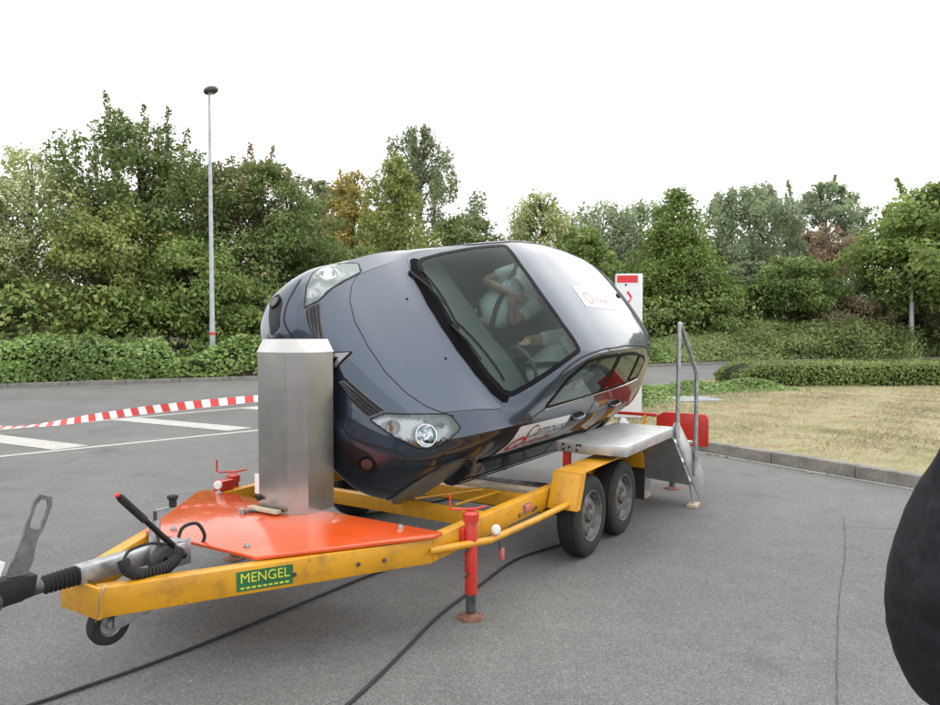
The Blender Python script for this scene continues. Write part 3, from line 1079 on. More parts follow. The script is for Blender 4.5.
# headlamps -----------------------------------------------------------
for s in (-1, 1):
    pl, q = LAMPS[s]
    lens = patch(pl, q, 0.003, 'headlamp', m_lens, car, 0.03)
    patch(pl, offset_poly(q, .004), 0.004, 'rim', m_black, lens, 0.04, hole=offset_poly(q, -.006), thick=0.008)
    patch(pl, offset_poly(q, .004), -0.055, 'housing', m_silver, lens, 0.03)
    # a dark shroud along the inner upper edge
    dk = [(.36, .56, .80), (.50, .60, .845), (.545, .65, .835), (.47, .645, .80), (.38, .60, .785)]
    dk = [((Vector((x, s * y, z)) - pl.o).dot(pl.ex), (Vector((x, s * y, z)) - pl.o).dot(pl.ey)) for x, y, z in dk]
    patch(pl, dk, -0.03, 'shroud', m_sign_grey, lens, 0.03, thick=0.02)
    for (x, y, z), r_, deep, mm in (((.145, .535, .68), .052, .045, m_silver), ((.335, .655, .735), .068, .05, m_chrome), ((.455, .64, .80), .018, .02, m_black)):
        c, n = proj((x, s * y, z), pl.d)
        ax = (-pl.d * .5 + n * .5).normalized()
        bw = MB().lathe([(r_ * .12, -deep), (r_ * .5, -deep * .85), (r_ * .85, -deep * .45), (r_, -.008), (r_ * 1.07, -.008), (r_ * 1.07, -.02)], c, ax, 28)
        bo = bw.build('reflector', mm, lens)
        if r_ > .03:
            MB().lathe([(.001, .0), (r_ * .16, -.004), (r_ * .2, -.02), (r_ * .14, -deep)], c - ax * .012, ax, 14).build('bulb', m_chrome if r_ > .06 else m_amber, lens)
    c, n = proj((.25, s * .70, .70), pl.d)
    MB().box(c - n * .03, (.06, .02, .012)).build('side_marker', m_amber, lens, .004)
    # grille slots beside the badge
    g = [(.125, .612), (.15, .668), (.30, .690), (.425, .709), (.418, .650), (.29, .634)]
    gp = rounded([(s * y, z) for y, z in g], .015, 3)
    gr = patch(FRONT, gp, 0.003, 'grille', m_black, car, 0.03, thick=0.006)
    for t in (.25, .5, .75):
        L = [(s * (.13 + .012 * 2 * t), .612 + .056 * t), (s * .29, .634 + .056 * t), (s * .42, .650 + .059 * t)]
        ribbon(FRONT, L, .012, .005, 'slat', m_gslat, gr, lift=.008, n=6)
    ribbon(FRONT, [(s * y, z) for y, z in ((.135, .672), (.30, .694), (.425, .713))], .010, .006, 'grille_trim', m_gslat, gr, lift=.004)
    # bumper corner recess with fog lamp
    f_ = rounded([(s * y, z) for y, z in ((.43, .345), (.60, .375), (.705, .43), (.69, .485), (.60, .515), (.50, .475), (.43, .455))], .03, 3)
    fr = patch(FRONT, f_, 0.003, 'fog_recess', m_black, car, 0.03, thick=0.006)
    c, n = proj((-1, s * .635, .455), (1, 0, 0))
    fo = MB().lathe([(.001, .004), (.03, .006), (.040, .010), (.046, .012), (.050, .004), (.05, -.01)], c, n, 24).build('fog_lamp', m_gloss_black, car)
    MB().lathe([(.001, .013), (.02, .0125), (.037, .011)], c, n, 20).build('lens', m_foglens, fo)
    # bumper crease
    ribbon(FRONT, [(s * y, z) for y, z in ((0, .485), (.29, .492), (.44, .495), (.54, .538), (.62, .592), (.70, .625))], .012, .002, 'bumper_seam', m_seam, car, n=6)
    ribbon(LEFT if s < 0 else RIGHT, [(.33, .60), (.42, .615), (.44, .66), (.46, .70)], .008, .002, 'shut_line', m_seam, body, n=4)
    # tail lamp wrapping the rear corner
    tl = rounded([(3.52, .92), (3.66, 1.06), (3.78, .94), (3.83, .78), (3.70, .70), (3.58, .78)], .03, 3)
    patch(LEFT if s < 0 else RIGHT, tl, 0.006, 'tail_lamp', m_redlamp, car, 0.03, thick=0.01)
# lower air intake
gi = patch(FRONT, rounded([(-.37, .27), (.37, .27), (.40, .43), (-.40, .43)], .03, 3), 0.003, 'air_intake', m_black, car, 0.04, thick=0.006)
for z in (.31, .35, .39):
    ribbon(FRONT, [(-.37, z), (0, z), (.37, z)], .010, .006, 'slat', m_sign_grey, gi, lift=.006, n=6)
# the diamond badge on its dark base
def diamond(k): return [(0, .66 + .075 * k), (.05 * k, .66), (0, .66 - .075 * k), (-.05 * k, .66)]
bd = patch(FRONT, rounded(diamond(1.25), .02, 3), 0.006, 'badge', m_gloss_black, car, 0.03, thick=0.01)
patch(FRONT, diamond(1.0), 0.014, 'diamond', m_badge, bd, 0.03, hole=diamond(.45), thick=0.008)
# roof details
MB().lathe([(.03, -.01), (.028, .008), (.015, .018), (.001, .020)], proj((3.30, .02, 2), (0, 0, -1))[0], (0, 0, 1), 16).build('aerial_base', m_black, car)
ribbon(TOP, [(3.40, -.46), (3.455, -.25), (3.465, 0), (3.455, .25), (3.40, .46)], .016, .002, 'roof_joint', m_seam, car)
sp_ = patch(TOP, rounded(sym([(3.475, 0), (3.465, -.25), (3.41, -.47), (3.56, -.49), (3.66, -.40), (3.71, -.2), (3.715, 0)]), .02, 2), .012, 'spoiler', m_paint, car, .04, thick=.014)
rw = patch(REAR, R_WIN, .004, 'rear_window', m_sglass, car, .05)
patch(REAR, offset_poly(R_WIN, .012), .006, 'seal', m_gloss_black, rw, .05, hole=offset_poly(R_WIN, -.012), thick=.006)
patch(REAR, rounded([(-.27, .62), (.27, .62), (.27, .74), (-.27, .74)], .02, 2), .004, 'plate_recess', m_black, car, .04)
# wipers lying along the foot of the screen
for (a0, a1, b0, b1) in (((.885, .52), (.905, .12), (.965, .50), (.895, -.06)), ((.862, -.02), (.925, -.33), (.905, .0), (1.035, -.52))):
    w_ = MB()
    am = ((a0[0] + a1[0]) / 2, (a0[1] + a1[1]) / 2)
    w_.tube([TOP.on(a0, .016), TOP.on(am, .030), TOP.on(a1, .026)], [.012, .009, .006], 8)
    wo = w_.build('wiper', m_black, car)
    L = [TOP.on((b0[0] + (b1[0] - b0[0]) * t - .05 * math.sin(PI * t) * 0, b0[1] + (b1[1] - b0[1]) * t), .014) for t in np.linspace(0, 1.0, 12)]
    MB().tube(L, .007, 6).build('blade', m_black, wo)

# stuck-on signs -------------------------------------------------------
def text_patch(pl, body_, size, at, off, name, m, parent, sx=1.0, shear=0.0, flipy=False):
    cu = bpy.data.curves.new(name, 'FONT')
    cu.body = body_
    cu.size = size
    cu.shear = shear
    cu.align_x = 'CENTER'
    cu.align_y = 'CENTER'
    cu.resolution_u = 3
    t = bpy.data.objects.new(name, cu)
    COL.objects.link(t)
    me = bpy.data.meshes.new_from_object(t.evaluated_get(bpy.context.evaluated_depsgraph_get()))
    bpy.data.objects.remove(t)
    for v in me.vertices:
        v.co = pl.on((at[0] + v.co.x * sx, at[1] + v.co.y), off)
    me.materials.clear()
    return link_mesh(name, me, m, parent)
def ring2(c, rx, ry, n=28):
    return [(c[0] + rx * math.cos(2 * PI * k / n), c[1] + ry * math.sin(2 * PI * k / n)) for k in range(n)]
dsg = patch(LEFT, rounded([(1.16, .60), (2.00, .61), (1.97, .925), (1.16, .905)], .02, 3), .0065, 'door_sign', m_sign_white, car, .05, thick=.002)
tag(dsg, 'white door film with grey lettering and a red ring')
text_patch(LEFT, 'Campus', .17, (1.66, .83), .0085, 'lettering', m_sign_grey, dsg, 1.15)
patch(LEFT, ring2((1.31, .715), .125, .085), .0085, 'red_ring', m_sign_red, dsg, .05, hole=ring2((1.31, .715), .085, .055))
ribbon(LEFT, [(1.33, .695), (1.42, .64)], .022, .0088, 'ring_tail', m_sign_red, dsg, n=3)
for k in range(7):
    x = 1.47 + k * .068
    ribbon(LEFT, [(x, .665), (x + .012, .735 if k in (2, 5) else .715)], .026, .0085, 'red_mark', m_sign_red, dsg, n=3)
    ribbon(LEFT, [(x + .014, .668 + .03 * (k % 2)), (x + .05, .668 + .03 * (k % 2))], .014, .0086, 'red_mark', m_sign_red, dsg, n=3)
rsg = patch(TOP, rounded([(2.19, -.17), (2.86, -.19), (2.98, .045), (2.19, .045)], .02, 3), .003, 'roof_sign', m_sign_white, car, .06, thick=.002)
tag(rsg, 'white roof film with a faint red ring')
patch(TOP, ring2((2.36, -.075), .085, .068), .0052, 'red_ring', m_sign_pink, rsg, .05, hole=ring2((2.36, -.075), .058, .044))
for k in range(6):
    x = 2.49 + k * .06
    ribbon(TOP, [(x, -.115), (x + .008, -.055)], .020, .0052, 'red_mark', m_sign_pink, rsg, n=2)
    ribbon(TOP, [(x + .01, -.09 - .02 * (k % 2)), (x + .04, -.09 - .02 * (k % 2))], .012, .0053, 'red_mark', m_sign_pink, rsg, n=2)

# cabin ----------------------------------------------------------------
dsh = MB()
prof = [(.98, .93), (1.12, .985), (1.32, .995), (1.47, .965), (1.53, .90), (1.50, .78), (1.40, .66), (1.25, .58), (1.02, .58)]
ny = 15
for i, y in enumerate(np.linspace(-.71, .71, ny)):
    bul = .025 * math.exp(-((y + .37) / .19) ** 2) if True else 0
    back = .03 * (y / .7) ** 2
    dsh.v += [(x - back + (.03 if k in (3, 4) and abs(y + .37) < .2 else 0), y, z + (bul if k in (2, 3) else 0)) for k, (x, z) in enumerate(prof)]
m_ = len(prof)
for i in range(ny - 1):
    for k in range(m_):
        a, b = i * m_ + k, i * m_ + (k + 1) % m_
        dsh.f.append((a, b, b + m_, a + m_))
dsh.f += [tuple(range(m_)), tuple(range((ny - 1) * m_, ny * m_))]
dash = dsh.build('dashboard', m_dash, car, .012, 40)
for y in (-.62, -.08, .08, .62):
    MB().box((1.525, y, .90), (.02, .11, .07)).build('air_vent', m_black, dash, .006)
MB().box((2.2, 0, .285), (2.5, 1.40, .03)).build('cabin_floor', m_inner, car)
MB().box((1.95, 0, .40), (1.1, .20, .22)).build('centre_console', m_dash, car, .03)
sw = MB()
sw_c, sw_ax = Vector((1.63, -.37, .93)), Vector((.88, 0, .47)).normalized()
_, sa, sb = basis(sw_ax)
sw.tube([sw_c + (sa * math.cos(2 * PI * k / 32) + sb * math.sin(2 * PI * k / 32)) * .185 for k in range(33)], .016, 8, cap=False)
swo = sw.build('steering_wheel', m_dash, car)
h_ = MB().lathe([(.001, .02), (.05, .018), (.07, .0), (.05, -.02)], sw_c, sw_ax, 20)
for ang in (0, PI, 1.5 * PI):
    h_.bar(sw_c, sw_c + (sa * math.cos(ang) + sb * math.sin(ang)) * .18, .03, .015, sw_ax)
h_.build('hub', m_black, swo)
MB().tube([sw_c, sw_c - sw_ax * .2], .03, 10).build('column', m_black, swo)
for y in (-.37, .37):
    st = MB()
    st.box((2.14, y, .46), (.54, .50, .16), Matrix.Rotation(R(-8), 3, 'Y'))
    so_ = st.build('seat', m_seat, car, .05, 50, 3)
    bk = MB()
    bk.box((2.555, y, .84), (.14, .48, .64), Matrix.Rotation(R(20), 3, 'Y'))
    bk.build('backrest', m_seat, so_, .05, 50, 3)
    MB().box((2.67, y, 1.22), (.09, .26, .18), Matrix.Rotation(R(14), 3, 'Y')).build('headrest', m_seat, so_, .04, 50, 3)
rs = MB()
rs.box((2.98, 0, .52), (.48, 1.25, .18))
rs.box((3.28, 0, .80), (.14, 1.22, .52), Matrix.Rotation(R(18), 3, 'Y'))
rs.build('rear_seat', m_seat, car, .05, 50, 3)
# ================================================================== the trailer
m_yel = worn_paint('yellow_paint', (.58, .275, .008), (.22, .12, .03), .40, .95, 9.0, .10, rust=(.10, .035, .012))
m_org = worn_paint('orange_sheet', (.63, .080, .013), (.46, .10, .04), .22, .75, 4.0, .5)
m_red = worn_paint('red_paint', (.55, .035, .022), (.20, .03, .02), .4, .5, 14.0, .2, rust=(.06, .02, .012))
m_steel = mat('galvanised_steel', (.38, .39, .40), .42, .85, .25, 22.0, rvar=.1)
m_dsteel = mat('dark_steel', (.10, .10, .10), .5, .7, .4, 20.0)
m_rub = mat('rubber', (.014, .014, .014), .8, 0, .35, 18.0, bump=.15, bscale=120)
m_rust = mat('rusty_foot', (.12, .05, .03), .85, 0, .4, 25.0, col2=(.22, .12, .08))
m_rim = mat('wheel_rim', (.14, .135, .125), .55, .4, .5, 16.0, rvar=.15)
m_wood = mat('weathered_wood', (.42, .34, .24), .8, 0, .25, 18.0, col2=(.55, .47, .36))
m_alu = mat('aluminium_sheet', (.50, .51, .51), .42, .75, .14, 9.0, rvar=.12, bump=.12, bscale=160)
m_white = mat('white_plastic', (.75, .75, .73), .4, 0, .06)
m_green = mat('sticker_green', (.02, .13, .045), .4, 0, .15)
m_lemon = mat('sticker_yellow', (.62, .62, .06), .4, 0, .1)
m_pinkred = mat('faded_red', (.45, .12, .11), .5, 0, .2)

def brushed(name, col, rough):
    m = mat(name, col, rough, .92, .10, 5.0)
    n, l = m.node_tree.nodes, m.node_tree.links
    b = n['Principled BSDF']
    tc = n.new('ShaderNodeTexCoord')
    mp = n.new('ShaderNodeMapping')
    mp.inputs['Scale'].default_value = (260, 260, 3)
    l.new(tc.outputs['Object'], mp.inputs['Vector'])
    no = n.new('ShaderNodeTexNoise')
    no.inputs['Scale'].default_value = 1.0
    no.inputs['Detail'].default_value = 3
    l.new(mp.outputs[0], no.inputs['Vector'])
    mr = n.new('ShaderNodeMapRange')
    mr.inputs['To Min'].default_value, mr.inputs['To Max'].default_value = rough - .05, rough + .07
    l.new(no.outputs['Fac'], mr.inputs['Value'])
    l.new(mr.outputs['Result'], b.inputs['Roughness'])
    return m
m_stain = brushed('brushed_stainless', (.37, .365, .355), .24)
m_lid = brushed('stainless_lid_lit', (.50, .495, .48), .35)  # same steel as the housing, its brighter lit look put into the colour

trailer = empty('car_trailer')
trailer.matrix_world = M_TR
tag(trailer, 'yellow steel twin-axle trailer with orange front plate carrying the tilted car', 'trailer')
T = trailer
Z0, Z1 = .39, .52                 # frame rail bottom, top
ZM, HB = (Z0 + Z1) / 2, Z1 - Z0

# frame ------------------------------------------------------------------
for s in (-1, 1):
    b = MB()
    b.bar((1.36, s * .90, ZM), (5.62, s * .90, ZM), .07, HB)
    b.build('side_rail', m_yel, T, .006)
    b = MB()
    # drawbar beam: mitred at both ends
    o0, i0 = (0.0, .145), (0.0, .065)
    o1, i1 = (1.356, .936), (1.356, .862)
    pts = [(o0[0], s * o0[1]), (o1[0], s * o1[1]), (i1[0], s * i1[1]), (i0[0] + .02, s * i0[1])]
    b.prism(pts, Z0 - .004, Z1 - .002)
    b.build('drawbar_beam', m_yel, T, .006)
b = MB()
b.box((-.004, 0, ZM - .004), (.022, .295, HB + .008))
b.build('drawbar_nose', m_yel, T, .004)
for u, z_, h_ in ((1.42, .445, .10), (2.28, .375, .10), (2.86, .375, .10), (3.06, .335, .08), (5.2, .375, .10)):
    b = MB().box((u, 0, z_), (.07, 1.726, h_))
    b.build('cross_member', m_yel, T, .005)
b = MB().box((5.66, 0, ZM), (.076, 1.86, HB - .006))
b.build('rear_beam', m_yel, T, .006)
for p, q in (((2.33, -.44, .43), (2.83, -.50, .43)), ((2.33, -.10, .43), (2.83, -.36, .43))):
    MB().cyl(p, q, .010, 8).build('tie_rod', m_yel, T)
b = MB().box((3.06, -.40, .402), (.12, .80, .052))
b.build('plank', m_wood, T, .004)
# bolts and marks along the drawbar
for u in (.72, 1.0, 1.12):
    for s in (-1,):
        w = .145 + (.936 - .145) * u / 1.356
        nrm = Vector((-.5037, -.8638, 0))
        c = Vector((u, -w, ZM - .01))
        MB().lathe([(.001, .010), (.009, .010), (.012, .004), (.012, -.004)], c, nrm, 6).build('bolt', m_dsteel, T)

# orange cover plate ---------------------------------------------------------
PL = [(.60, .43), (.60, -.43), (1.335, -.955), (1.425, -.955), (1.425, .965), (1.335, .965)]
b = MB()
b.prism(PL, Z1 + .002, Z1 + .022)
cp = b.build('cover_plate', m_org, T, .006)
for x, y in ((1.36, -.72), (.68, .30), (.68, -.28), (1.37, .78)):
    MB().lathe([(.001, .022), (.010, .022), (.012, .014), (.018, .012), (.018, 0)], (x, y, Z1 + .022), (0, 0, 1), 10).build('stud', m_steel, cp)
# stainless drive housing ------------------------------------------------------
ZB = Z1 + .0225
def octo(x0, x1, y0, y1, c): return [(x0 + c, y0), (x1 - c, y0), (x1, y0 + c), (x1, y1 - c), (x1 - c, y1), (x0 + c, y1), (x0, y1 - c), (x0, y0 + c)]
bx = octo(1.225, 1.605, -.085, .322, .082)
b = MB()
n8 = len(bx)
ZT = 1.49
b.add([(x, y, ZB) for x, y in bx] + [(x, y, ZT) for x, y in bx], [tuple(range(n8))[::-1]] + [(i, (i + 1) % n8, n8 + (i + 1) % n8, n8 + i) for i in range(n8)])
hs = b.build('drive_housing', m_stain, T, .0, None)
tp = [(1.285, -.022), (1.545, -.022), (1.545, .259), (1.285, .259)]
b = MB()
ov = octo(1.221, 1.609, -.089, .326, .084)
vs = [(x, y, ZT) for x, y in ov] + [(x, y, ZT + .075) for x, y in tp]
b.add(vs, [(0, 1, 9, 8), (1, 2, 9), (2, 3, 10, 9), (3, 4, 10), (4, 5, 11, 10), (5, 6, 11), (6, 7, 8, 11), (7, 0, 8), (8, 9, 10, 11), (7, 6, 5, 4, 3, 2, 1, 0)])
b.build('housing_lid', m_lid, hs, 0, None)
MB().box((1.2235, .255, .70), (.003, .035, .12)).build('rating_label', m_white, hs)
MB().cyl((1.226, .23, .615), (1.205, .23, .615), .012, 10).build('lock', m_black, hs)
MB().bar((1.206, .21, .612), (1.206, .255, .628), .012, .012).build('lock_handle', m_black, hs)
wb = MB().box((1.19, .16, ZB + .02), (.05, .24, .022), Matrix.Rotation(R(4), 3, 'Y'))
wb.build('batten', m_wood, hs, .004)
MB().tube([(1.19, .20, ZB + .008), (1.13, .23, ZB + .012), (1.11, .25, ZB + .005)], .008, 8).build('latch', m_dsteel, hs)
MB().lathe([(.001, .03), (.018, .03), (.018, 0), (.001, 0)], (1.105, .253, ZB), (0, 0, 1), 10).build('padlock', m_steel, hs)
# shaft from the housing into the car's nose
MB().cyl((1.58, AXIS_Y, AXIS_Z), (1.80, AXIS_Y, AXIS_Z), .055, 24).build('rotor_shaft', m_dsteel, T)
# rear bearing post
b = MB()
b.box((5.66, AXIS_Y, .90), (.10, .18, .80))
b.build('rear_bearing_post', m_yel, T, .01)
MB().cyl((5.70, AXIS_Y, AXIS_Z), (5.50, AXIS_Y, AXIS_Z), .05, 20).build('rotor_shaft', m_dsteel, T)

# maker's sticker ---------------------------------------------------------------
bd_ = Vector((1.356, -.791, 0)).normalized()            # along the near drawbar, to the rear
bn_ = Vector((-.5037, -.8638, 0)).normalized()
def on_bar(u, z, off): 
    t = u / 1.356
    return Vector((u, -(.145 + .791 * t), z)) + bn_ * off
sc_ = on_bar(.60, ZM - .004, .001)
b = MB()
hw, hh = .132, .047
b.slab([sc_ - bd_ * hw - Vector((0, 0, hh)), sc_ + bd_ * hw - Vector((0, 0, hh)), sc_ + bd_ * hw + Vector((0, 0, hh)), sc_ - bd_ * hw + Vector((0, 0, hh))], bn_, .0015)
stk = b.build('maker_sticker', m_green, T)
text_obj('lettering', 'MENGEL', .066, m_lemon, stk, frame_matrix(sc_ + bn_ * .003 + Vector((0, 0, .012)), bd_, (0, 0, 1)), .0006, .93)
bpy.data.objects[stk.children[0].name].data.transform(Matrix.Identity(4))
for k in range(9):
    c = sc_ + bd_ * (-.105 + k * .026) + bn_ * .002 + Vector((0, 0, -.033))
    MB().bar(c - bd_ * .009, c + bd_ * .009, .0012, .008).build('fine_print', m_lemon, stk)

# side tube, wings, lamps --------------------------------------------------------
MB().tube([(1.34, -.925, .455), (1.42, -.955, .45), (1.80, -1.03, .415), (2.30, -1.07, .425), (2.74, -1.10, .44)], .021, 12).build('side_guard_tube', m_yel, T)
MB().tube([(1.34, .925, .455), (1.42, .955, .45), (1.80, 1.03, .415), (2.30, 1.07, .425), (2.74, 1.10, .44)], .021, 12).build('side_guard_tube', m_yel, T)
for s in (-1, 1):
    b = MB()
    th = .008
    y0, y1 = s * .955, s * 1.165
    pf = [(2.70, .40), (2.80, .634), (4.02, .634), (4.10, .46)]
    for k in range(3):
        (ua, za), (ub, zb) = pf[k], pf[k + 1]
        b.slab([(ua, y0, za), (ub, y0, zb), (ub, y1, zb), (ua, y1, za)], (-(zb - za), 0, ub - ua), th)
    mg = b.build('mudguard', m_yel, T, .002)
    b = MB()
    b.slab([(2.70, y1, .40), (2.80, y1, .634), (2.86, y1, .634), (2.76, y1, .40)], (0, s, 0), .006)
    b.build('flange', m_yel, mg)
    MB().box((4.14, s * 1.06, .33), (.012, .19, .28), Matrix.Rotation(R(4), 3, 'Y')).build('mud_flap', m_rub, T)
rb = MB().box((1.86, -1.045, .462), (.05, .006, .05))
rb.build('lamp_bracket', m_yel, T)
MB().lathe([(.001, .012), (.018, .012), (.026, .009), (.030, 0), (.030, -.010)], (1.835, -1.049, .468), (-.35, -.94, 0), 20).build('white_reflector', m_white, T)
MB().tube([(1.875, -1.04, .415), (1.88, -1.045, .36), (1.89, -1.05, .33)], .006, 6).build('hanging_strap', m_dsteel, T)
MB().box((1.90, -1.05, .31), (.035, .02, .07)).build('red_tag', m_pinkred, T, .006)
sl = MB().box((2.43, -.944, .455), (.075, .018, .045)).build('side_lamp', m_pinkred, T, .006)
MB().box((2.43, -.938, .455), (.10, .006, .06)).build('backing', m_steel, sl)
for u, z in ((2.33, .43), (2.52, .425), (2.56, .43)):
    MB().lathe([(.001, .012), (.010, .012), (.014, .004), (.014, 0)], (u, -.935, z), (0, -1, 0), 6).build('bolt', m_rust, T)

# wheels ---------------------------------------------------------------------------
WR, WW = .292, .165
def wheel_part(parent, c, s):
    """c hub centre on the wheel mid-plane, s outer side"""
    w = empty('wheel', c, 0, parent)
    h = WW / 2
    b = MB()
    pr = [(.185, -h + .01), (.215, -h), (.262, -h + .006), (.282, -h + .022), (WR, -h + .045), (WR + .001, 0), (WR, h - .045), (.282, h - .022), (.262, h - .006), (.215, h), (.185, h - .01)]
    b.lathe(pr, (0, 0, 0), (0, s, 0), 56, close=True)
    ty = b.build('tyre', m_rub, w, 0, 50)
    g = MB()
    for a in (-.05, -.017, .017, .05):
        g.lathe([(WR + .0025, a - .004), (WR + .0025, a + .004)], (0, 0, 0), (0, s, 0), 56)
    g.build('tread_groove', m_seam, ty)
    b = MB()
    b.lathe([(.187, h - .018), (.180, h - .004), (.170, h - .008), (.160, h - .045), (.150, h - .055), (.135, h - .050), (.110, h - .030), (.075, h - .030), (.060, h - .045), (.045, h - .042), (.040, h - .018), (.030, h - .012), (.001, h - .010)], (0, 0, 0), (0, s, 0), 40)
    b.lathe([(.187, h - .018), (.187, -h + .012)], (0, 0, 0), (0, s, 0), 40)
    rm = b.build('rim', m_rim, w, 0, 40)
    for k in range(8):
        a = 2 * PI * k / 8
        MB().lathe([(.001, 0), (.014, 0), (.016, -.003)], (.140 * math.cos(a), s * (h - .046), .140 * math.sin(a)), (0, s, 0), 10).build('vent_hole', m_seam, rm)
    for k in range(5):
        a = 2 * PI * k / 5 + .3
        MB().lathe([(.001, .016), (.008, .015), (.010, 0)], (.058 * math.cos(a), s * (h - .044), .058 * math.sin(a)), (0, s, 0), 6).build('wheel_nut', m_rust, rm)
    return w
for u in (3.05, 3.70):
    for s in (-1, 1):
        wheel_part(T, (u, s * 1.06, WR), s)
    MB().cyl((u, -.99, WR), (u, .99, WR), .035, 14).build('axle', m_dsteel, T)

# jacks ----------------------------------------------------------------------------
def jack(u, s, crank=True, zbase=0.0):
    y = s * .985
    j = MB()
    j.tube([(u, y, .14), (u, y, .55)], .036, 16)
    j.box((u, y - s * .035, .46), (.09, .03, .10))
    jo = j.build('support_leg', m_red, T, .002, 40)
    MB().tube([(u, y, .03), (u, y, .16)], .029, 14).build('inner_tube', m_dsteel, jo)
    MB().lathe([(.001, .030), (.030, .028), (.045, .014), (.075, .010), (.078, .0), (.001, .0)], (u, y, zbase + .001), (0, 0, 1), 24).build('foot', m_rust, jo)
    MB().lathe([(.036, 0), (.046, .0), (.046, .045), (.030, .055), (.001, .055)], (u, y, .55), (0, 0, 1), 14).build('gear_head', m_red, jo)
    if crank:
        z = .615
        MB().tube([(u - .06, y + .10, z + .085), (u - .06, y + .10, z + .01), (u - .05, y + .085, z), (u + .02, y - .02, z + .004), (u + .06, y - .07, z + .018)], .007, 8).build('crank', m_red, jo)
    for z in (.40, .26):
        MB().lathe([(.008, -.005), (.016, -.005), (.016, .005), (.008, .005)], (u - .05, y, z), (.4, -.9 * 1, 0), 10, close=True).build('ring_pin', m_dsteel, jo)
jack(1.66, -1)
jack(1.66, 1)
jack(5.50, -1, False)
jack(5.46, 1, False)
# far clamp beside the plate
b = MB().box((1.53, .93, .555), (.12, .07, .07))
b.build('clamp_block', m_red, T, .008)
MB().lathe([(.001, .012), (.022, .012), (.03, .006), (.03, -.006)], (1.46, .90, .57), (-.9, -.4, 0), 16).build('white_reflector', m_white, T)
# red rear light board
for s in (-1, 1):
    b = MB()
    b.slab([(5.80, s * .72, .40), (5.80, s * 1.26, .40), (5.80, s * 1.26, .70), (5.80, s * 1.23, .735), (5.80, s * .80, .735), (5.80, s * .72, .69)], (1, 0, 0), .03)
    lb = b.build('light_board', m_red, T, .006)
    for k, yy in enumerate((.86, .98, 1.10)):
        MB().box((5.84, s * yy, .55), (.03, .09, .09)).build('tail_lamp', m_redlamp if k else m_amber, lb, .008)
MB().box((5.815, 0, .695), (.028, 1.44, .035)).build('light_bar', m_red, T, .004)
for s in (-1, 1):
    MB().bar((5.70, s * .6, .47), (5.815, s * .6, .69), .03, .03).build('bar_stay', m_yel, T)

# hitch ------------------------------------------------------------------------------
HZ = .555
MB().box((.235, 0, HZ), (.52, .075, .085)).build('overrun_housing', m_steel, T, .012)
b = MB().box((.40, 0, HZ - .005), (.14, .13, .09))
b.build('housing_clamp', m_dsteel, T, .01)
prof = []
for k in range(8):
    u = -.025 - k * .019
    prof += [(.040 + .004 * (1 - k / 8), -u), (.029, -u + .010)]
b = MB().lathe([(.02, .015)] + [(r, h) for r, h in prof] + [(.02, -(-.025 - 8 * .019))], (0, 0, HZ), (-1, 0, 0), 24)
b.build('bellows', m_rub, T, 0, 60)
b = MB()
b.lathe([(.018, .17), (.030, .175), (.032, .24), (.040, .26), (.040, .30), (.001, .30)], (0, 0, HZ), (-1, 0, 0), 16)
ch = b.build('coupling_head', m_dsteel, T)
b = MB()
b.add([(-.22, -.045, .535), (-.22, .045, .535), (-.52, .06, .515), (-.52, -.06, .515), (-.20, -.035, .62), (-.20, .035, .62), (-.36, .045, .635), (-.36, -.045, .635), (-.52, .05, .60), (-.52, -.05, .60)],
      [(0, 1, 2, 3), (0, 4, 5, 1), (4, 7, 6, 5), (7, 9, 8, 6), (3, 2, 8, 9), (0, 3, 9, 7, 4), (1, 5, 6, 8, 2)])
b.build('socket', m_black, ch, .008)
MB().lathe([(.02, 0), (.045, 0), (.048, .012), (.04, .03), (.02, .034)], (-.40, -.05, .56), (0, -1, 0), 16).build('friction_knob', m_dsteel, ch)
# handle: flat bar with a long slot in the grip
d_h = Vector((.115, 0, .285)).normalized()
n_h = Vector((0, -1, 0))
s_h = d_h.cross(n_h).normalized()
h0 = Vector((-.285, -.012, .60))
out = [(-.036, 0), (.036, 0), (.044, .10), (.034, .14), (.030, .19), (.038, .22), (.040, .325), (.026, .36), (-.026, .36), (-.040, .325), (-.038, .22), (-.030, .19), (-.038, .12)]
slot = [(-.018, .222), (.018, .222), (.024, .24), (.025, .32), (.014, .342), (-.014, .342), (-.025, .32), (-.024, .24)]
bm = bmesh.new()
ov_ = [bm.verts.new(h0 + s_h * a + d_h * c) for a, c in out]
sv_ = [bm.verts.new(h0 + s_h * a + d_h * c) for a, c in slot]
ee = [bm.edges.new((q[i], q[(i + 1) % len(q)])) for q in (ov_, sv_) for i in range(len(q))]
bmesh.ops.triangle_fill(bm, use_beauty=True, edges=ee)
rr = bmesh.ops.extrude_face_region(bm, geom=bm.faces[:])
for v in rr['geom']:
    if isinstance(v, bmesh.types.BMVert): v.co += Vector((0, .014, 0))
bmesh.ops.recalc_face_normals(bm, faces=bm.faces)
me = bpy.data.meshes.new('coupling_handle')
bm.to_mesh(me); bm.free()
link_mesh('coupling_handle', me, mat('lever_steel', (.17, .17, .165), .5, .6, .3, 20.0), T, 35)
MB().box((-.335, .02, .665), (.02, .05, .07), Matrix.Rotation(R(22), 3, 'Y')).build('warning_label', m_white, ch)
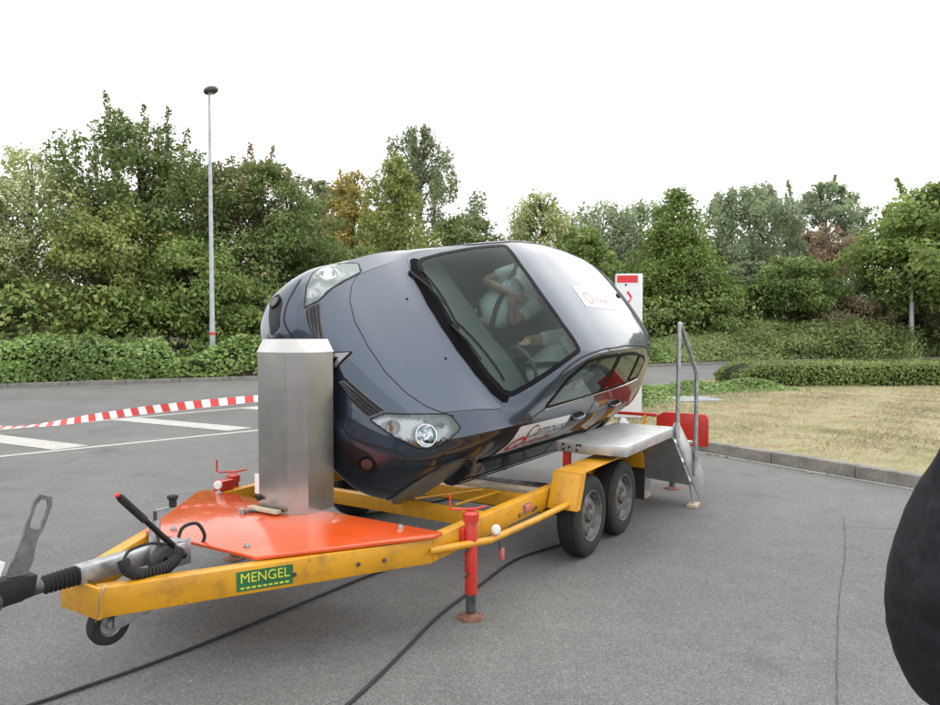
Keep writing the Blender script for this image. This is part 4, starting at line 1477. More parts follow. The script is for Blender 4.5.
# handbrake
hb0, hb1 = Vector((.47, -.075, .52)), Vector((.13, -.075, .885))
MB().tube([hb0, hb0.lerp(hb1, .55), hb1], [.017, .013, .013], 12).build('handbrake_lever', m_black, T)
MB().tube([hb0.lerp(hb1, .62), hb0.lerp(hb1, .97)], .018, 12).build('handbrake_grip', m_rub, T)
MB().lathe([(.011, 0), (.011, .012), (.001, .014)], hb1, hb1 - hb0, 10).build('release_button', m_red, T)
b = MB()
b.prism([(.34, -.06), (.52, -.06), (.52, -.052), (.34, -.052)], .47, .60)
b.build('brake_bracket', m_steel, T, .003)
b = MB().lathe([(.015, 0), (.075, 0), (.078, .012), (.06, .02), (.015, .02)], (.36, -.062, .53), (0, -1, 0), 24)
b.build('brake_quadrant', m_dsteel, T)
# coiled cable
arc = smoothpath([(.115, -.13, .605), (.12, -.15, .565), (.17, -.17, .535), (.26, -.18, .530), (.34, -.17, .545), (.40, -.13, .575)], 60)
L = []
for i, p in enumerate(arc):
    d = (arc[min(i + 1, len(arc) - 1)] - arc[max(i - 1, 0)]).normalized()
    _, s1, s2 = basis(d, (0, 1, 0))
    a = i * .60
    L.append(p + (s1 * math.cos(a) + s2 * math.sin(a)) * .022)
MB().tube(L, .0065, 6).build('coiled_cable', m_rub, T, 0, 80)
MB().tube(smoothpath([(.115, -.13, .605), (.16, -.11, .635), (.27, -.09, .635), (.36, -.09, .61)], 6), .007, 8).build('cable_loop', m_rub, T)
MB().box((.41, -.125, .58), (.04, .03, .055)).build('cable_plug', m_steel, T, .006)
MB().tube(smoothpath([(.02, -.15, .53), (-.01, -.155, .49), (-.014, -.15, .42), (-.012, -.12, .37)], 6), .003, 6).build('safety_wire', m_steel, T)
# jockey wheel, wound up
jw = empty('jockey_wheel', (.09, -.05, .315), 0, T)
b = MB().lathe([(.055, -.026), (.075, -.030), (.092, -.022), (.096, 0), (.092, .022), (.075, .030), (.055, .026)], (0, 0, 0), (0, -1, 0), 36, close=True)
b.build('tyre', m_rub, jw, 0, 50)
MB().lathe([(.058, .022), (.045, .012), (.025, .012), (.020, .030), (.001, .032)], (0, 0, 0), (0, -1, 0), 24).build('hub', m_steel, jw)
MB().lathe([(.058, .022), (.045, .012), (.025, .012), (.020, .030), (.001, .032)], (0, 0, 0), (0, 1, 0), 24).build('hub', m_steel, jw)
b = MB()
b.slab([(0, -.040, -.02), (.02, -.040, -.025), (.24, -.040, .01), (.24, -.040, .082), (.05, -.040, .082), (0, -.040, .03)], (0, -1, 0), .005)
b.slab([(0, .045, -.02), (.02, .045, -.025), (.24, .045, .01), (.24, .045, .082), (.05, .045, .082), (0, .045, .03)], (0, -1, 0), .005)
b.box((.24, .002, .046), (.006, .085, .072))
b.build('fork', m_steel, jw)
MB().tube([(.22, 0, .07), (.26, .03, .40)], .026, 14).build('tube', m_steel, jw)
MB().tube([(.26, .03, .40), (.262, .03, .445)], .009, 8).build('spindle', m_dsteel, jw)
kb = MB().bar((.262, .03, .445), (.33, -.01, .455), .02, .012)
kb.build('crank_arm', m_steel, jw)
MB().lathe([(.012, 0), (.018, .004), (.018, .035), (.026, .045), (.026, .056), (.001, .060)], (.33, -.01, .455), (0, 0, 1), 12).build('crank_knob', m_rub, jw)
# red hose loop and valve behind the hitch
MB().tube(smoothpath([(.50, .02, .56), (.53, .02, .63), (.60, .0, .64), (.63, -.02, .58), (.62, -.02, .54)], 6), .009, 8).build('hose_loop', m_rub, T)
MB().box((.48, .12, .50), (.12, .10, .06)).build('brake_block', m_red, T, .01)

# ---------------------------------------------------------------- boarding steps
steps = empty('boarding_steps')
steps.matrix_world = M_TR
tag(steps, 'aluminium boarding platform with steps and a bent tube handrail beside the trailer wheels', 'steps')
P_U0, P_U1, P_Y0, P_Y1, P_Z0, P_Z1 = 3.31, 4.56, -1.29, -.735, .682, .76
b = MB().box(((P_U0 + P_U1) / 2, (P_Y0 + P_Y1) / 2, (P_Z0 + P_Z1) / 2), (P_U1 - P_U0, P_Y1 - P_Y0, P_Z1 - P_Z0))
dk = b.build('deck', m_alu, steps, .004)
# chequer tread: small raised lozenges as one skin
tv, tf = [], []
nu, nw = 42, 19
for i in range(nu):
    for j in range(nw):
        cx = P_U0 + .02 + (P_U1 - P_U0 - .04) * (i + .5) / nu
        cy = P_Y0 + .02 + (P_Y1 - P_Y0 - .04) * (j + .5) / nw
        a = R(45) if (i + j) % 2 else R(-45)
        c_, s_ = math.cos(a), math.sin(a)
        k = len(tv)
        for lx, ly, lz in ((-.012, 0, 0), (0, -.0035, 0), (.012, 0, 0), (0, .0035, 0), (0, 0, .0018)):
            tv.append((cx + lx * c_ - ly * s_, cy + lx * s_ + ly * c_, P_Z1 + lz + .0002))
        tf += [(k, k + 1, k + 4), (k + 1, k + 2, k + 4), (k + 2, k + 3, k + 4), (k + 3, k, k + 4)]
tr_ = MB().add(tv, tf).build('tread_pattern', m_alu, dk, smooth=None)
tr_['kind'] = 'stuff'
for dy, dz in ((-.50, .058), (-.50, .02), (-.45, .04), (-.39, .02), (-.385, .058), (-.36, .06)):
    MB().lathe([(.001, .003), (.009, .003), (.011, 0)], (P_U0, P_Y1 + .555 + dy - .555 + .0, P_Z0 + dz), (-1, 0, 0), 10).build('bolt_hole', m_seam, dk) if False else \
    MB().lathe([(.001, .003), (.009, .003), (.011, 0)], (P_U0 - .0005, P_Y1 - .555 - dy, P_Z0 + dz), (-1, 0, 0), 10).build('bolt_hole', m_seam, dk)
# faded red print on the long side
for r_, z in enumerate((.738, .718, .699)):
    for k in range(9 - r_):
        MB().box((3.75 + k * .075 + (k % 3) * .008, P_Y0 - .0012, z), (.05 + .012 * ((k * 7 + r_) % 2), .0016, .010)).build('faded_print', mat('faded_print', (.48, .36, .34), .6) if (r_ == 0 and k == 0) else bpy.data.materials['faded_print'], dk)
# legs down to the frame under the deck
for u in (3.36, 4.05):
    MB().box((u, -.80, .600), (.05, .05, .16)).build('deck_bracket', m_red if u < 3.5 else m_alu, steps)
# flight: turned slightly outwards, steep
fl_ang = R(-14)
F0 = Vector((4.563, -1.012, 0))
FM = Matrix.Translation(F0) @ Matrix.Rotation(fl_ang, 4, 'Z')
def F(x, y, z): return FM @ Vector((x, y, z))
HWD = .27
RUN, ZF = .44, .03
for s in (-1, 1):
    b = MB()
    y = s * HWD
    pr = [(-.02, .742), (.03, .80), (.11, .78), (RUN + .10, .30), (RUN + .11, .08), (RUN + .05, .05), (RUN - .06, .18), (.06, .655), (-.02, .66)]
    b.slab([F(x, y, z) for x, z in pr], FM.to_3x3() @ Vector((0, s, 0)), .012)
    b.build('stringer', m_alu, steps, .002)
b = MB()
b.slab([F(.02, -HWD, .66), F(.02, HWD, .66), F(RUN - .10, HWD, .20), F(RUN - .10, -HWD, .20)], FM.to_3x3() @ Vector((-.8, 0, -.6)), -.006)
b.build('back_sheet', m_alu, steps)
for k in range(3):
    z = .575 - k * .185
    x = .07 + (.76 - z) * .52
    b = MB().slab([F(x, -HWD + .002, z), F(x + .20, -HWD + .002, z), F(x + .20, HWD - .002, z), F(x, HWD - .002, z)], (0, 0, 1), .03)
    b.build('step', m_alu, steps, .003)
for s in (-1, 1):
    q = F(RUN - .04, s * (HWD - .01), 0)
    MB().tube([F(RUN - .10, s * (HWD - .01), .20), (q.x, q.y, .03)], .012, 8).build('stair_foot', m_alu, steps)
    if s > 0:
        MB().tube([F(RUN - .32, s * (HWD - .01), .36), (q.x, q.y, .03)], .010, 8).build('stair_stay', m_alu, steps)
    MB().box((q.x, q.y, .015), (.15, .09, .028), Matrix.Rotation(fl_ang + .3, 3, 'Z')).build('wooden_pad', m_wood, steps, .004)
# handrail
h_a = F(.04, -HWD - .03, .70)
h_b = F(.04, -HWD - .03, 1.66)
h_c = F(.36, -HWD - .03, 1.22)
h_d = F(.36, -HWD - .03, .32)
def bend(a, p, c, r, n=6):
    a, p, c = Vector(a), Vector(p), Vector(c)
    s, e = p + (a - p).normalized() * r, p + (c - p).normalized() * r
    return [(1 - t) ** 2 * s + 2 * t * (1 - t) * p + t * t * e for t in [k / n for k in range(n + 1)]]
h_top = F(.055, -HWD - .03, 1.685)
pts = [h_a] + bend(h_a, h_top, h_c, .05) + bend(h_top, h_c, h_d, .05) + [h_d]
MB().tube(pts, .018, 14).build('handrail', m_steel, steps, 0, 80)
for p in (h_a, h_d):
    MB().tube([p + Vector((0, 0, -.03)), p + Vector((0, 0, .10))], .023, 14).build('rail_socket', m_alu, steps)
# ================================================================== people
m_skin = mat('skin', (.42, .25, .18), .55, 0, .10, 30.0)
m_shirt = mat('pale_blue_shirt', (.70, .78, .80), .85, 0, .10, 14.0, bump=.3, bscale=18)
m_shirt2 = mat('pale_grey_shirt', (.60, .64, .64), .85, 0, .10, 14.0, bump=.3, bscale=18)
m_trou = mat('dark_trousers', (.035, .04, .05), .9, 0, .2, 20.0)
m_jean = mat('blue_denim', (.03, .045, .085), .9, 0, .3, 60.0, bump=.2, bscale=200)
m_jacket = mat('black_fleece', (.013, .013, .017), .9, 0, .35, 40.0, bump=.35, bscale=14.0, spec=.3)
m_hair = mat('brown_hair', (.05, .032, .02), .7, 0, .3, 60.0, bump=.5, bscale=90)
m_shoe = mat('black_shoe', (.015, .015, .016), .5, 0, .2)
m_eye = mat('eye_white', (.75, .74, .72), .25, 0, .05)

def skin_mesh(name, nodes, edges, m, parent=None, root=None, sub=2):
    """nodes {key: ((x,y,z), r or (rx,ry))}; one continuous skinned surface"""
    keys = list(nodes)
    idx = {k: i for i, k in enumerate(keys)}
    me = bpy.data.meshes.new(name)
    me.from_pydata([nodes[k][0] for k in keys], [(idx[a], idx[b]) for a, b in edges], [])
    o = bpy.data.objects.new(name, me)
    COL.objects.link(o)
    md = o.modifiers.new('skin', 'SKIN')
    md.use_smooth_shade = True
    if not me.skin_vertices:
        bm = bmesh.new(); bm.from_mesh(me)
        bm.verts.layers.skin.verify(); bm.to_mesh(me); bm.free()
    for i, k in enumerate(keys):
        r = nodes[k][1]
        me.skin_vertices[0].data[i].radius = r if isinstance(r, tuple) else (r, r)
        me.skin_vertices[0].data[i].use_root = (k == root)
    ss = o.modifiers.new('sub', 'SUBSURF')
    ss.levels = ss.render_levels = sub
    dg = bpy.context.evaluated_depsgraph_get()
    me2 = bpy.data.meshes.new_from_object(o.evaluated_get(dg))
    bpy.data.objects.remove(o)
    me2.materials.clear()
    return link_mesh(name, me2, m, parent, 180)

def V(*a): return Vector(a)

def person(J, f, parent=None, torso=1.0, belly=1.0, curl=(0, 0, 0)):
    """J: joint positions; f: facing direction. Returns nodes/edges of a whole body."""
    f = Vector(f).normalized()
    up = (J['head'] - J['neck']).normalized()
    side = f.cross(up).normalized()            # the person's right
    N, E = {}, []
    def nd(k, p, r): N[k] = (tuple(p), r)
    def ch(*ks):
        for a, b in zip(ks, ks[1:]): E.append((a, b))
    nd('pelvis', J['pelvis'], .15 * torso)
    nd('waist', J['waist'], .145 * torso * belly)
    nd('chest', J['chest'], .16 * torso)
    nd('upper', J['chest'].lerp(J['neck'], .6), .12)
    nd('neck', J['neck'], .055)
    nd('jaw', J['head'] - up * .05 + f * .02, .072)
    nd('head', J['head'] + up * .03, .088)
    nd('crown', J['head'] + up * .10, .066)
    nd('nose', J['head'] + f * .105 - up * .005, .014)
    ch('pelvis', 'waist', 'chest', 'upper', 'neck', 'jaw', 'head', 'crown')
    ch('head', 'nose')
    for s, sg in (('r', 1), ('l', -1)):
        nd('ear' + s, J['head'] + side * sg * .098, .016); ch('head', 'ear' + s)
        nd('sh' + s, J['sh' + s], .062)
        nd('el' + s, J['el' + s], .045)
        nd('fo' + s, J['el' + s].lerp(J['wr' + s], .35), .044)
        nd('wr' + s, J['wr' + s], .029)
        ch('upper', 'sh' + s, 'el' + s, 'fo' + s, 'wr' + s)
        d = (J['wr' + s] - J['el' + s]).normalized()
        pn = J.get('palm' + s, f)
        w = d.cross(pn)
        w = w.normalized() if w.length > .1 else side
        c = (J['palm' + s] if 'palm' + s in J else f)
        nd('pa' + s, J['wr' + s] + d * .055, .030); ch('wr' + s, 'pa' + s)
        for k, (o_, L) in enumerate(((-.030, .066), (-.010, .076), (.010, .072), (.030, .056))):
            b0 = J['wr' + s] + d * .085 + w * o_
            nd('f%s%da' % (s, k), b0, .0105)
            b1 = b0 + d * L * .45 + c * L * .22
            nd('f%s%db' % (s, k), b1, .0095)
            b2 = b1 + d * L * .18 + c * L * .42
            nd('f%s%dc' % (s, k), b2, .008)
            ch('pa' + s, 'f%s%da' % (s, k), 'f%s%db' % (s, k), 'f%s%dc' % (s, k))
        t0 = J['wr' + s] + d * .035 - w * .038
        nd('t%sa' % s, t0, .0125)
        nd('t%sb' % s, t0 + d * .035 - w * .018 + c * .012, .0105)
        nd('t%sc' % s, t0 + d * .060 - w * .012 + c * .028, .009)
        ch('pa' + s, 't%sa' % s, 't%sb' % s, 't%sc' % s)
        nd('hi' + s, J['hi' + s], .085)
        nd('kn' + s, J['kn' + s], .058)
        nd('ca' + s, J['kn' + s].lerp(J['an' + s], .35), .056)
        nd('an' + s, J['an' + s], .038)
        nd('to' + s, J['to' + s], .034)
        ch('pelvis', 'hi' + s, 'kn' + s, 'ca' + s, 'an' + s, 'to' + s)
    return N, E

def dress(N, E, keys, grow, cut=None):
    """sub-skeleton of the body with larger radii = a garment"""
    n2 = {}
    for k in keys:
        p, r = N[k]
        g = grow.get(k, .014)
        n2[k] = (p, r + g)
    e2 = [(a, b) for a, b in E if a in n2 and b in n2]
    return n2, e2

def eyes(J, f, parent):
    f = Vector(f).normalized()
    up = (J['head'] - J['neck']).normalized()
    side = f.cross(up).normalized()
    for sg in (-1, 1):
        MB().lathe([(.001, .012), (.008, .009), (.012, 0), (.008, -.009), (.001, -.012)], J['head'] + f * .080 + side * sg * .034 + up * .03, f, 12).build('eye', m_eye, parent, 0, 80)

def occupant(name, y0, wheel, label, shirt):
    s_ = 1 if y0 > 0 else -1
    J = dict(pelvis=V(2.25, y0, .63), waist=V(2.22, y0 - .02 * s_, .84), chest=V(2.36, y0, 1.0), neck=V(2.44, y0, 1.165), head=V(2.43, y0, 1.255),
             shr=V(2.36, y0 + .19, 1.09), shl=V(2.36, y0 - .19, 1.09),
             hir=V(2.14, y0 + .10, .60), hil=V(2.14, y0 - .10, .60), knr=V(1.74, y0 + .14, .68), knl=V(1.74, y0 - .12, .68),
             anr=V(1.50, y0 + .11, .36), anl=V(1.50, y0 - .10, .36), tor=V(1.36, y0 + .11, .33), tol=V(1.36, y0 - .10, .33))
    if wheel:
        J.update(elr=V(2.10, y0 + .27, .93), wrr=V(1.84, y0 + .20, 1.02), ell=V(2.10, y0 - .25, .93), wrl=V(1.84, y0 - .20, 1.02))
        J['palmr'] = V(-.6, -.6, 0); J['palml'] = V(-.6, .6, 0)
    else:
        # arms folded up against the belt
        J.update(elr=V(2.10, y0 + .21, .90), wrr=V(2.06, y0 - .07, 1.07), ell=V(2.13, y0 - .23, .88), wrl=V(2.06, y0 - .16, .99))
        J['palmr'] = V(.8, 0, -.4); J['palml'] = V(.8, .2, -.3)
    f = (-1, 0, 0)
    N, E = person(J, f, belly=.8, torso=.8)
    root = skin_mesh(name, N, E, m_skin, None, 'pelvis', 2)
    root.matrix_world = M_CAR
    tag(root, label, 'person', 'people sitting in the car')
    ks = ['pelvis', 'waist', 'chest', 'upper', 'shr', 'shl', 'elr', 'ell']
    n2, e2 = dress(N, E, ks, {'elr': .018, 'ell': .018, 'waist': .108 if not wheel else .08, 'pelvis': .07, 'chest': .06, 'upper': .03, 'shr': .022, 'shl': .022})
    # sleeves stop above the elbow
    for s in 'rl':
        p, r = n2['el' + s]
        n2['el' + s] = (tuple(Vector(N['sh' + s][0]).lerp(Vector(p), .72)), .066)
    skin_mesh('shirt', n2, e2, shirt, root, 'pelvis', 2)
    ks = ['pelvis'] + [a + s for s in 'rl' for a in ('hi', 'kn', 'ca', 'an')]
    n2, e2 = dress(N, E, ks, {'pelvis': .02})
    skin_mesh('trousers', n2, e2, m_trou, root, 'pelvis', 2)
    for s in 'rl':
        skin_mesh('shoe', {'a': (tuple(J['an' + s] + V(.02, 0, -.03)), .048), 'b': (tuple(J['to' + s]), .046), 'c': (tuple(J['to' + s] + V(-.06, 0, -.005)), .036)}, [('a', 'b'), ('b', 'c')], m_shoe, root, 'a', 2)
    up = (J['head'] - J['neck']).normalized()
    skin_mesh('hair', {'a': (tuple(J['head'] + V(.035, 0, .0)), .082), 'b': (tuple(J['head'] + up * .06 + V(.022, 0, 0)), .092), 'c': (tuple(J['head'] + up * .115), .070)}, [('a', 'b'), ('b', 'c')], m_hair, root, 'b', 2)
    eyes(J, f, root)
    # belt across the chest
    hip = V(2.10, y0 - .2 * s_, .66)
    bp = smoothpath([V(2.33, y0 + .22 * s_, 1.17), V(2.17, y0 + .06 * s_, 1.04), V(2.06, y0 - .06 * s_, .88), hip], 6)
    b = MB()
    for i in range(len(bp) - 1):
        b.bar(bp[i], bp[i + 1], .045, .003, (-1, 0, .2))
    b.build('seat_belt', m_trou, root)
    return root
occupant('person', .37, False, 'passenger in pale blue shirt with folded forearms behind the upper windscreen', m_shirt)
occupant('person', -.37, True, 'driver in pale grey shirt at the steering wheel, lower side of the car', m_shirt2)

# onlooker at the right edge of the frame, mostly out of the picture
def onlooker(ax, ay, f):
    f = Vector((*f, 0)).normalized()
    sd = Vector((f.y, -f.x, 0))                # the person's right
    A = Vector((ax, ay, 0))
    def at(fr, rt, z): return A + f * fr + sd * rt + V(0, 0, z)
    J = dict(pelvis=at(-.02, 0, .93), waist=at(.0, 0, 1.08), chest=at(.0, 0, 1.27), neck=at(-.01, 0, 1.47), head=at(.02, 0, 1.57),
             shr=at(-.03, .18, 1.40), shl=at(-.03, -.165, 1.40), elr=at(-.10, .27, 1.12), ell=at(-.05, -.255, 1.09),
             wrr=at(.03, .19, .95), wrl=at(.04, -.20, .92), palmr=-sd, palml=sd,
             hir=at(-.02, .10, .88), hil=at(-.02, -.10, .88), knr=at(.01, .11, .49), knl=at(.03, -.11, .49),
             anr=at(-.03, .12, .085), anl=at(0, -.12, .085), tor=at(.12, .13, .045), tol=at(.15, -.13, .045))
    N, E = person(J, f, belly=.9, torso=.85)
    root = skin_mesh('person', N, E, m_skin, None, 'pelvis', 2)
    tag(root, 'onlooker in black fleece top and dark jeans cut off by the right edge', 'person')
    # fleece torso: rings of (z, front, back, half width)
    rg = [(.80, .12, .15, .235), (.815, .14, .17, .262), (.86, .155, .18, .290), (.92, .165, .19, .318), (.98, .172, .20, .334), (1.06, .172, .20, .342), (1.13, .165, .195, .336), (1.20, .155, .185, .312),
          (1.28, .14, .175, .272), (1.36, .115, .16, .225), (1.42, .085, .135, .175), (1.46, .065, .105, .10), (1.50, .055, .075, .068), (1.515, .05, .07, .064)]
    zz = np.linspace(rg[0][0], rg[-1][0], 56)
    rg = [tuple(float(np.interp(z, [r[0] for r in rg], [r[i] for r in rg])) if i else float(z) for i in range(4)) for z in zz]
    b = MB()
    nseg = 48
    random.seed(3)
    for z, fr, bk, hw in rg:
        for k in range(nseg):
            a = 2 * PI * k / nseg
            c, s = math.cos(a), math.sin(a)
            rr = (fr if c > 0 else bk)
            e = .82
            px = math.copysign(abs(c) ** e, c) * rr
            py = math.copysign(abs(s) ** e, s) * hw
            wob = 1 + .008 * math.sin(5 * a + z * 15) + .004 * math.sin(9 * a - z * 31) + .003 * math.sin(z * 95 + 3 * math.sin(2 * a))
            b.v.append(tuple(at(px * wob, py * wob, z)))
    for i in range(len(rg) - 1):
        for k in range(nseg):
            p, q = i * nseg + k, i * nseg + (k + 1) % nseg
            b.f.append((p, q, q + nseg, p + nseg))
    jk = b.build('jacket', m_jacket, root, 0, 80)
    for s in 'rl':
        d = (J['wr' + s] - J['el' + s])
        pth = smoothpath([J['sh' + s] + (J['chest'] - J['sh' + s]) * .25, J['sh' + s], J['sh' + s].lerp(J['el' + s], .5), J['el' + s], J['el' + s] + d * .5, J['el' + s] + d * .97], 14)
        nn = len(pth)
        rad_ = [float(np.interp(i / (nn - 1), [0, .2, .4, .6, .8, 1], [.072, .082, .086, .090, .082, .066])) * (1 + .035 * math.sin(i * .75) * math.exp(-((i / nn - .62) / .2) ** 2) + .008 * math.sin(i * .9 + 1)) for i in range(nn)]
        b = MB().tube(pth, rad_, 28)
        b.v = [tuple(Vector(v) + Vector((.004 * math.sin(v[2] * 38 + v[1] * 30), .004 * math.sin(v[2] * 31 + v[0] * 30), 0))) for v in b.v]
        b.build('sleeve', m_jacket, jk, 0, 80)
    ks = ['pelvis'] + [a + s for s in 'rl' for a in ('hi', 'kn', 'ca', 'an')]
    n2, e2 = dress(N, E, ks, {'pelvis': .02, 'hir': .02, 'hil': .02, 'knr': .022, 'knl': .022, 'car': .02, 'cal': .02, 'anr': .028, 'anl': .028})
    skin_mesh('jeans', n2, e2, m_jean, root, 'pelvis', 2)
    for s in 'rl':
        skin_mesh('shoe', {'a': (tuple(J['an' + s] - f * .05 + V(0, 0, -.04)), .044), 'b': (tuple(J['an' + s] + f * .05 + V(0, 0, -.035)), .050), 'c': (tuple(J['to' + s] + V(0, 0, .0)), .044)}, [('a', 'b'), ('b', 'c')], m_shoe, root, 'b', 2)
    up = V(0, 0, 1)
    skin_mesh('hair', {'a': (tuple(J['head'] - f * .035), .084), 'b': (tuple(J['head'] + up * .06 - f * .022), .094), 'c': (tuple(J['head'] + up * .118), .072)}, [('a', 'b'), ('b', 'c')], m_hair, root, 'b', 2)
    eyes(J, f, root)
onlooker(1.266, 1.62, (-.20, .98))
# ================================================================== vegetation
rng = np.random.default_rng(11)
F_PX = 731.0
def px_world(px, d): return (px - 470) / F_PX * d
def px_height(py, d): return 1.65 + (325 - py) * d / F_PX

def unit(v): return v / np.maximum(np.linalg.norm(v, axis=-1, keepdims=True), 1e-9)

def leaf_mesh(name, C, N, S, m, parent=None, aspect=.55, droop=0.0, kind=None):
    """one bent quad for each leaf: centre C, facing N, length S"""
    n = len(C)
    r = unit(rng.normal(size=(n, 3)))
    a = unit(np.cross(N, r))
    if droop:
        a = unit(a + np.array([0, 0, -droop]))
        N = unit(np.cross(np.cross(a, N), a))
    b = np.cross(N, a)
    L = S[:, None]
    v = np.empty((n, 4, 3))
    v[:, 0] = C - a * L * .5
    v[:, 1] = C + b * L * aspect * .5 + N * L * .10
    v[:, 2] = C + a * L * .5
    v[:, 3] = C - b * L * aspect * .5 + N * L * .10
    me = bpy.data.meshes.new(name)
    me.vertices.add(n * 4)
    me.vertices.foreach_set('co', v.reshape(-1).astype(np.float32))
    me.loops.add(n * 4)
    me.loops.foreach_set('vertex_index', np.arange(n * 4, dtype=np.int32))
    me.polygons.add(n)
    me.polygons.foreach_set('loop_start', np.arange(0, n * 4, 4, dtype=np.int32))
    me.update(calc_edges=True)
    o = link_mesh(name, me, m, parent)
    if kind: o['kind'] = kind
    return o

def rprof(style, t):
    t = np.clip(t, 0, 1)
    if style == 'cone': return np.clip(1.02 - t, 0, 1) ** .78 * np.clip(.55 + t * 4, 0, 1)
    if style == 'spire': return np.sin(np.pi * np.clip(t * .92 + .06, 0, 1)) ** .7
    if style == 'weep': return np.sin(np.pi * np.clip(t * .85 + .13, 0, 1)) ** .55
    if style == 'mound': return np.sqrt(np.clip(1 - t * t, 0, 1))
    if style == 'airy': return np.sin(np.pi * np.clip(t * .9 + .08, 0, 1)) ** .6
    return np.sin(np.pi * np.clip(t * .86 + .10, 0, 1)) ** .6

m_bark = mat('bark', (.075, .06, .045), .9, 0, .35, 10.0, bump=.6, bscale=25)
m_bark_pale = mat('pale_bark', (.20, .18, .15), .9, 0, .35, 10.0, bump=.6, bscale=25)

def tree(name, label, cat, x, y, zg, ztop, rad, style, lm, nclump, nleaf, leaf, zb=None, group=None, spread=.30, shoots=0, bark=None, lean=0.0, sq=1.0, shoot_mat=None):
    """trunk and limbs reaching into clumps of leaves spread through the crown"""
    o = empty(name, (x, y, zg))
    tag(o, label, cat, group)
    H = ztop - zg
    z0 = (zb if zb is not None else .18 * H)
    # clump centres
    t = rng.random(nclump) ** (.9 if style != 'cone' else 1.25)
    ph = rng.random(nclump) * 2 * np.pi
    lump = 1 + .22 * np.sin(3 * ph + 5 * t + rng.random() * 6) + .14 * np.sin(5 * ph - 9 * t + rng.random() * 6)
    rr = rad * rprof(style, t) * lump * np.sqrt(rng.uniform(.10, 1.0, nclump))
    C = np.stack([rr * np.cos(ph) + lean * t * H, rr * np.sin(ph) * sq, z0 + t * (H - z0) * .97], 1)
    cs = rad * spread * rng.uniform(.55, 1.25, nclump) * (.40 + .60 * rprof(style, t))
    # trunk
    b = MB()
    tr = max(.05, H * .016)
    kz = [0, .25, .5, .75, .94]
    wob = rng.normal(0, .03 * rad, (5, 2)); wob[0] = 0
    tp = [Vector((wob[i, 0] + lean * k * H, wob[i, 1], k * H - (.25 if i == 0 else 0))) for i, k in enumerate(kz)]
    b.tube(smoothpath(tp, 3), [tr * (1.15 - .95 * i / 12) for i in range(13)], 7)
    for i in rng.choice(nclump, min(nclump, 46), replace=False):
        c = Vector(C[i])
        h = max(.12, min(.9, (c.z - .30 * math.hypot(c.x, c.y) - .1 * H) / H))
        k = h * 4
        j = min(int(k), 3)
        s = tp[j].lerp(tp[j + 1], k - j)
        mid = s.lerp(c, .55) + Vector((0, 0, .06 * H * rng.random()))
        b.tube([s, mid, c], [tr * .38, tr * .22, tr * .08], 5, cap=False)
    b.build('trunk', bark or m_bark, o, 0, 70)
    # leaves
    per = rng.multinomial(nleaf, cs ** 2 / np.sum(cs ** 2))
    ci = np.repeat(np.arange(nclump), per)
    d = unit(rng.normal(size=(nleaf, 3)))
    r = cs[ci] * rng.random(nleaf) ** .45
    flat = np.array([1, 1, .62]) if style in ('round', 'mound') else (np.array([.8, .8, 1.5]) if style in ('weep',) else np.array([1, 1, .85]))
    P = C[ci] + d * r[:, None] * flat
    if style == 'spire':
        P[:, 2] += (cs[ci] * .5) * (1 - np.linalg.norm(d[:, :2], axis=1)) ** 1
    out = unit(P - np.array([lean * H * .5, 0, z0 + (H - z0) * .35]))
    N = unit(rng.normal(size=(nleaf, 3)) * .75 + out * .55 + d * .35 + np.array([0, 0, .45]))
    S = leaf * rng.uniform(.45, 1.6, nleaf)
    k = P[:, 2] > .05
    leaf_mesh('crown', P[k], N[k], S[k], lm, o, kind=None, droop=.8 if style == 'weep' else .25)
    if shoots:
        PS, NS_, SS = [], [], []
        bs = MB()
        for _ in range(shoots):
            a = rng.random() * 2 * np.pi
            tt = rng.uniform(.55, .98)
            q = rad * float(rprof(style, np.array(tt))) * rng.uniform(.3, 1.0)
            base = np.array([q * math.cos(a) + lean * tt * H, q * math.sin(a), z0 + tt * (H - z0) * .93])
            L = H * rng.uniform(.10, .21)
            dr = unit(np.array([.25 * math.cos(a) + rng.normal(0, .1), .25 * math.sin(a) + rng.normal(0, .1), 1.0]))
            nl = int(95 * L / .9)
            u = rng.random(nl)
            PS.append(base + dr * (u * L)[:, None] + rng.normal(size=(nl, 3)) * (.04 + .12 * (1 - u))[:, None])
            NS_.append(unit(rng.normal(size=(nl, 3)) + np.array([0, 0, .3])))
            SS.append(leaf * rng.uniform(.6, 1.2, nl))
            bs.tube([Vector(base - dr * .3), Vector(base + dr * L)], [.02, .006], 4, cap=False)
        leaf_mesh('shoots', np.concatenate(PS), np.concatenate(NS_), np.concatenate(SS), shoot_mat or lm, o, kind='stuff')
        bs.build('twigs', bark or m_bark, o)['kind'] = 'stuff'
    return o

G_dark = leaf_mat('leaf_dark_green', (0.095, 0.148, 0.045), (0.216, 0.285, 0.087), (0.329, 0.268, 0.129))
G_red = leaf_mat('leaf_green_bronze', (0.226, 0.173, 0.104), (0.294, 0.285, 0.121), (0.381, 0.199, 0.148))
G_mid = leaf_mat('leaf_mid_green', (0.129, 0.199, 0.052), (0.285, 0.372, 0.104), (0.399, 0.416, 0.129))
G_yel = leaf_mat('leaf_yellow_green', (.165, .215, .060), (.34, .40, .115), (.45, .44, .15))
G_pale = leaf_mat('leaf_pale_green', (0.277, 0.312, 0.139), (0.503, 0.537, 0.234), (0.620, 0.606, 0.312))
G_grey = leaf_mat('leaf_grey_green_haze', (.20, .26, .145), (.36, .43, .25), (.44, .47, .31), trans=.45)  # grey-green leaves with distance haze put into the colour
G_greyd = leaf_mat('leaf_dull_green', (0.139, 0.182, 0.095), (0.285, 0.338, 0.173), (0.399, 0.399, 0.226))
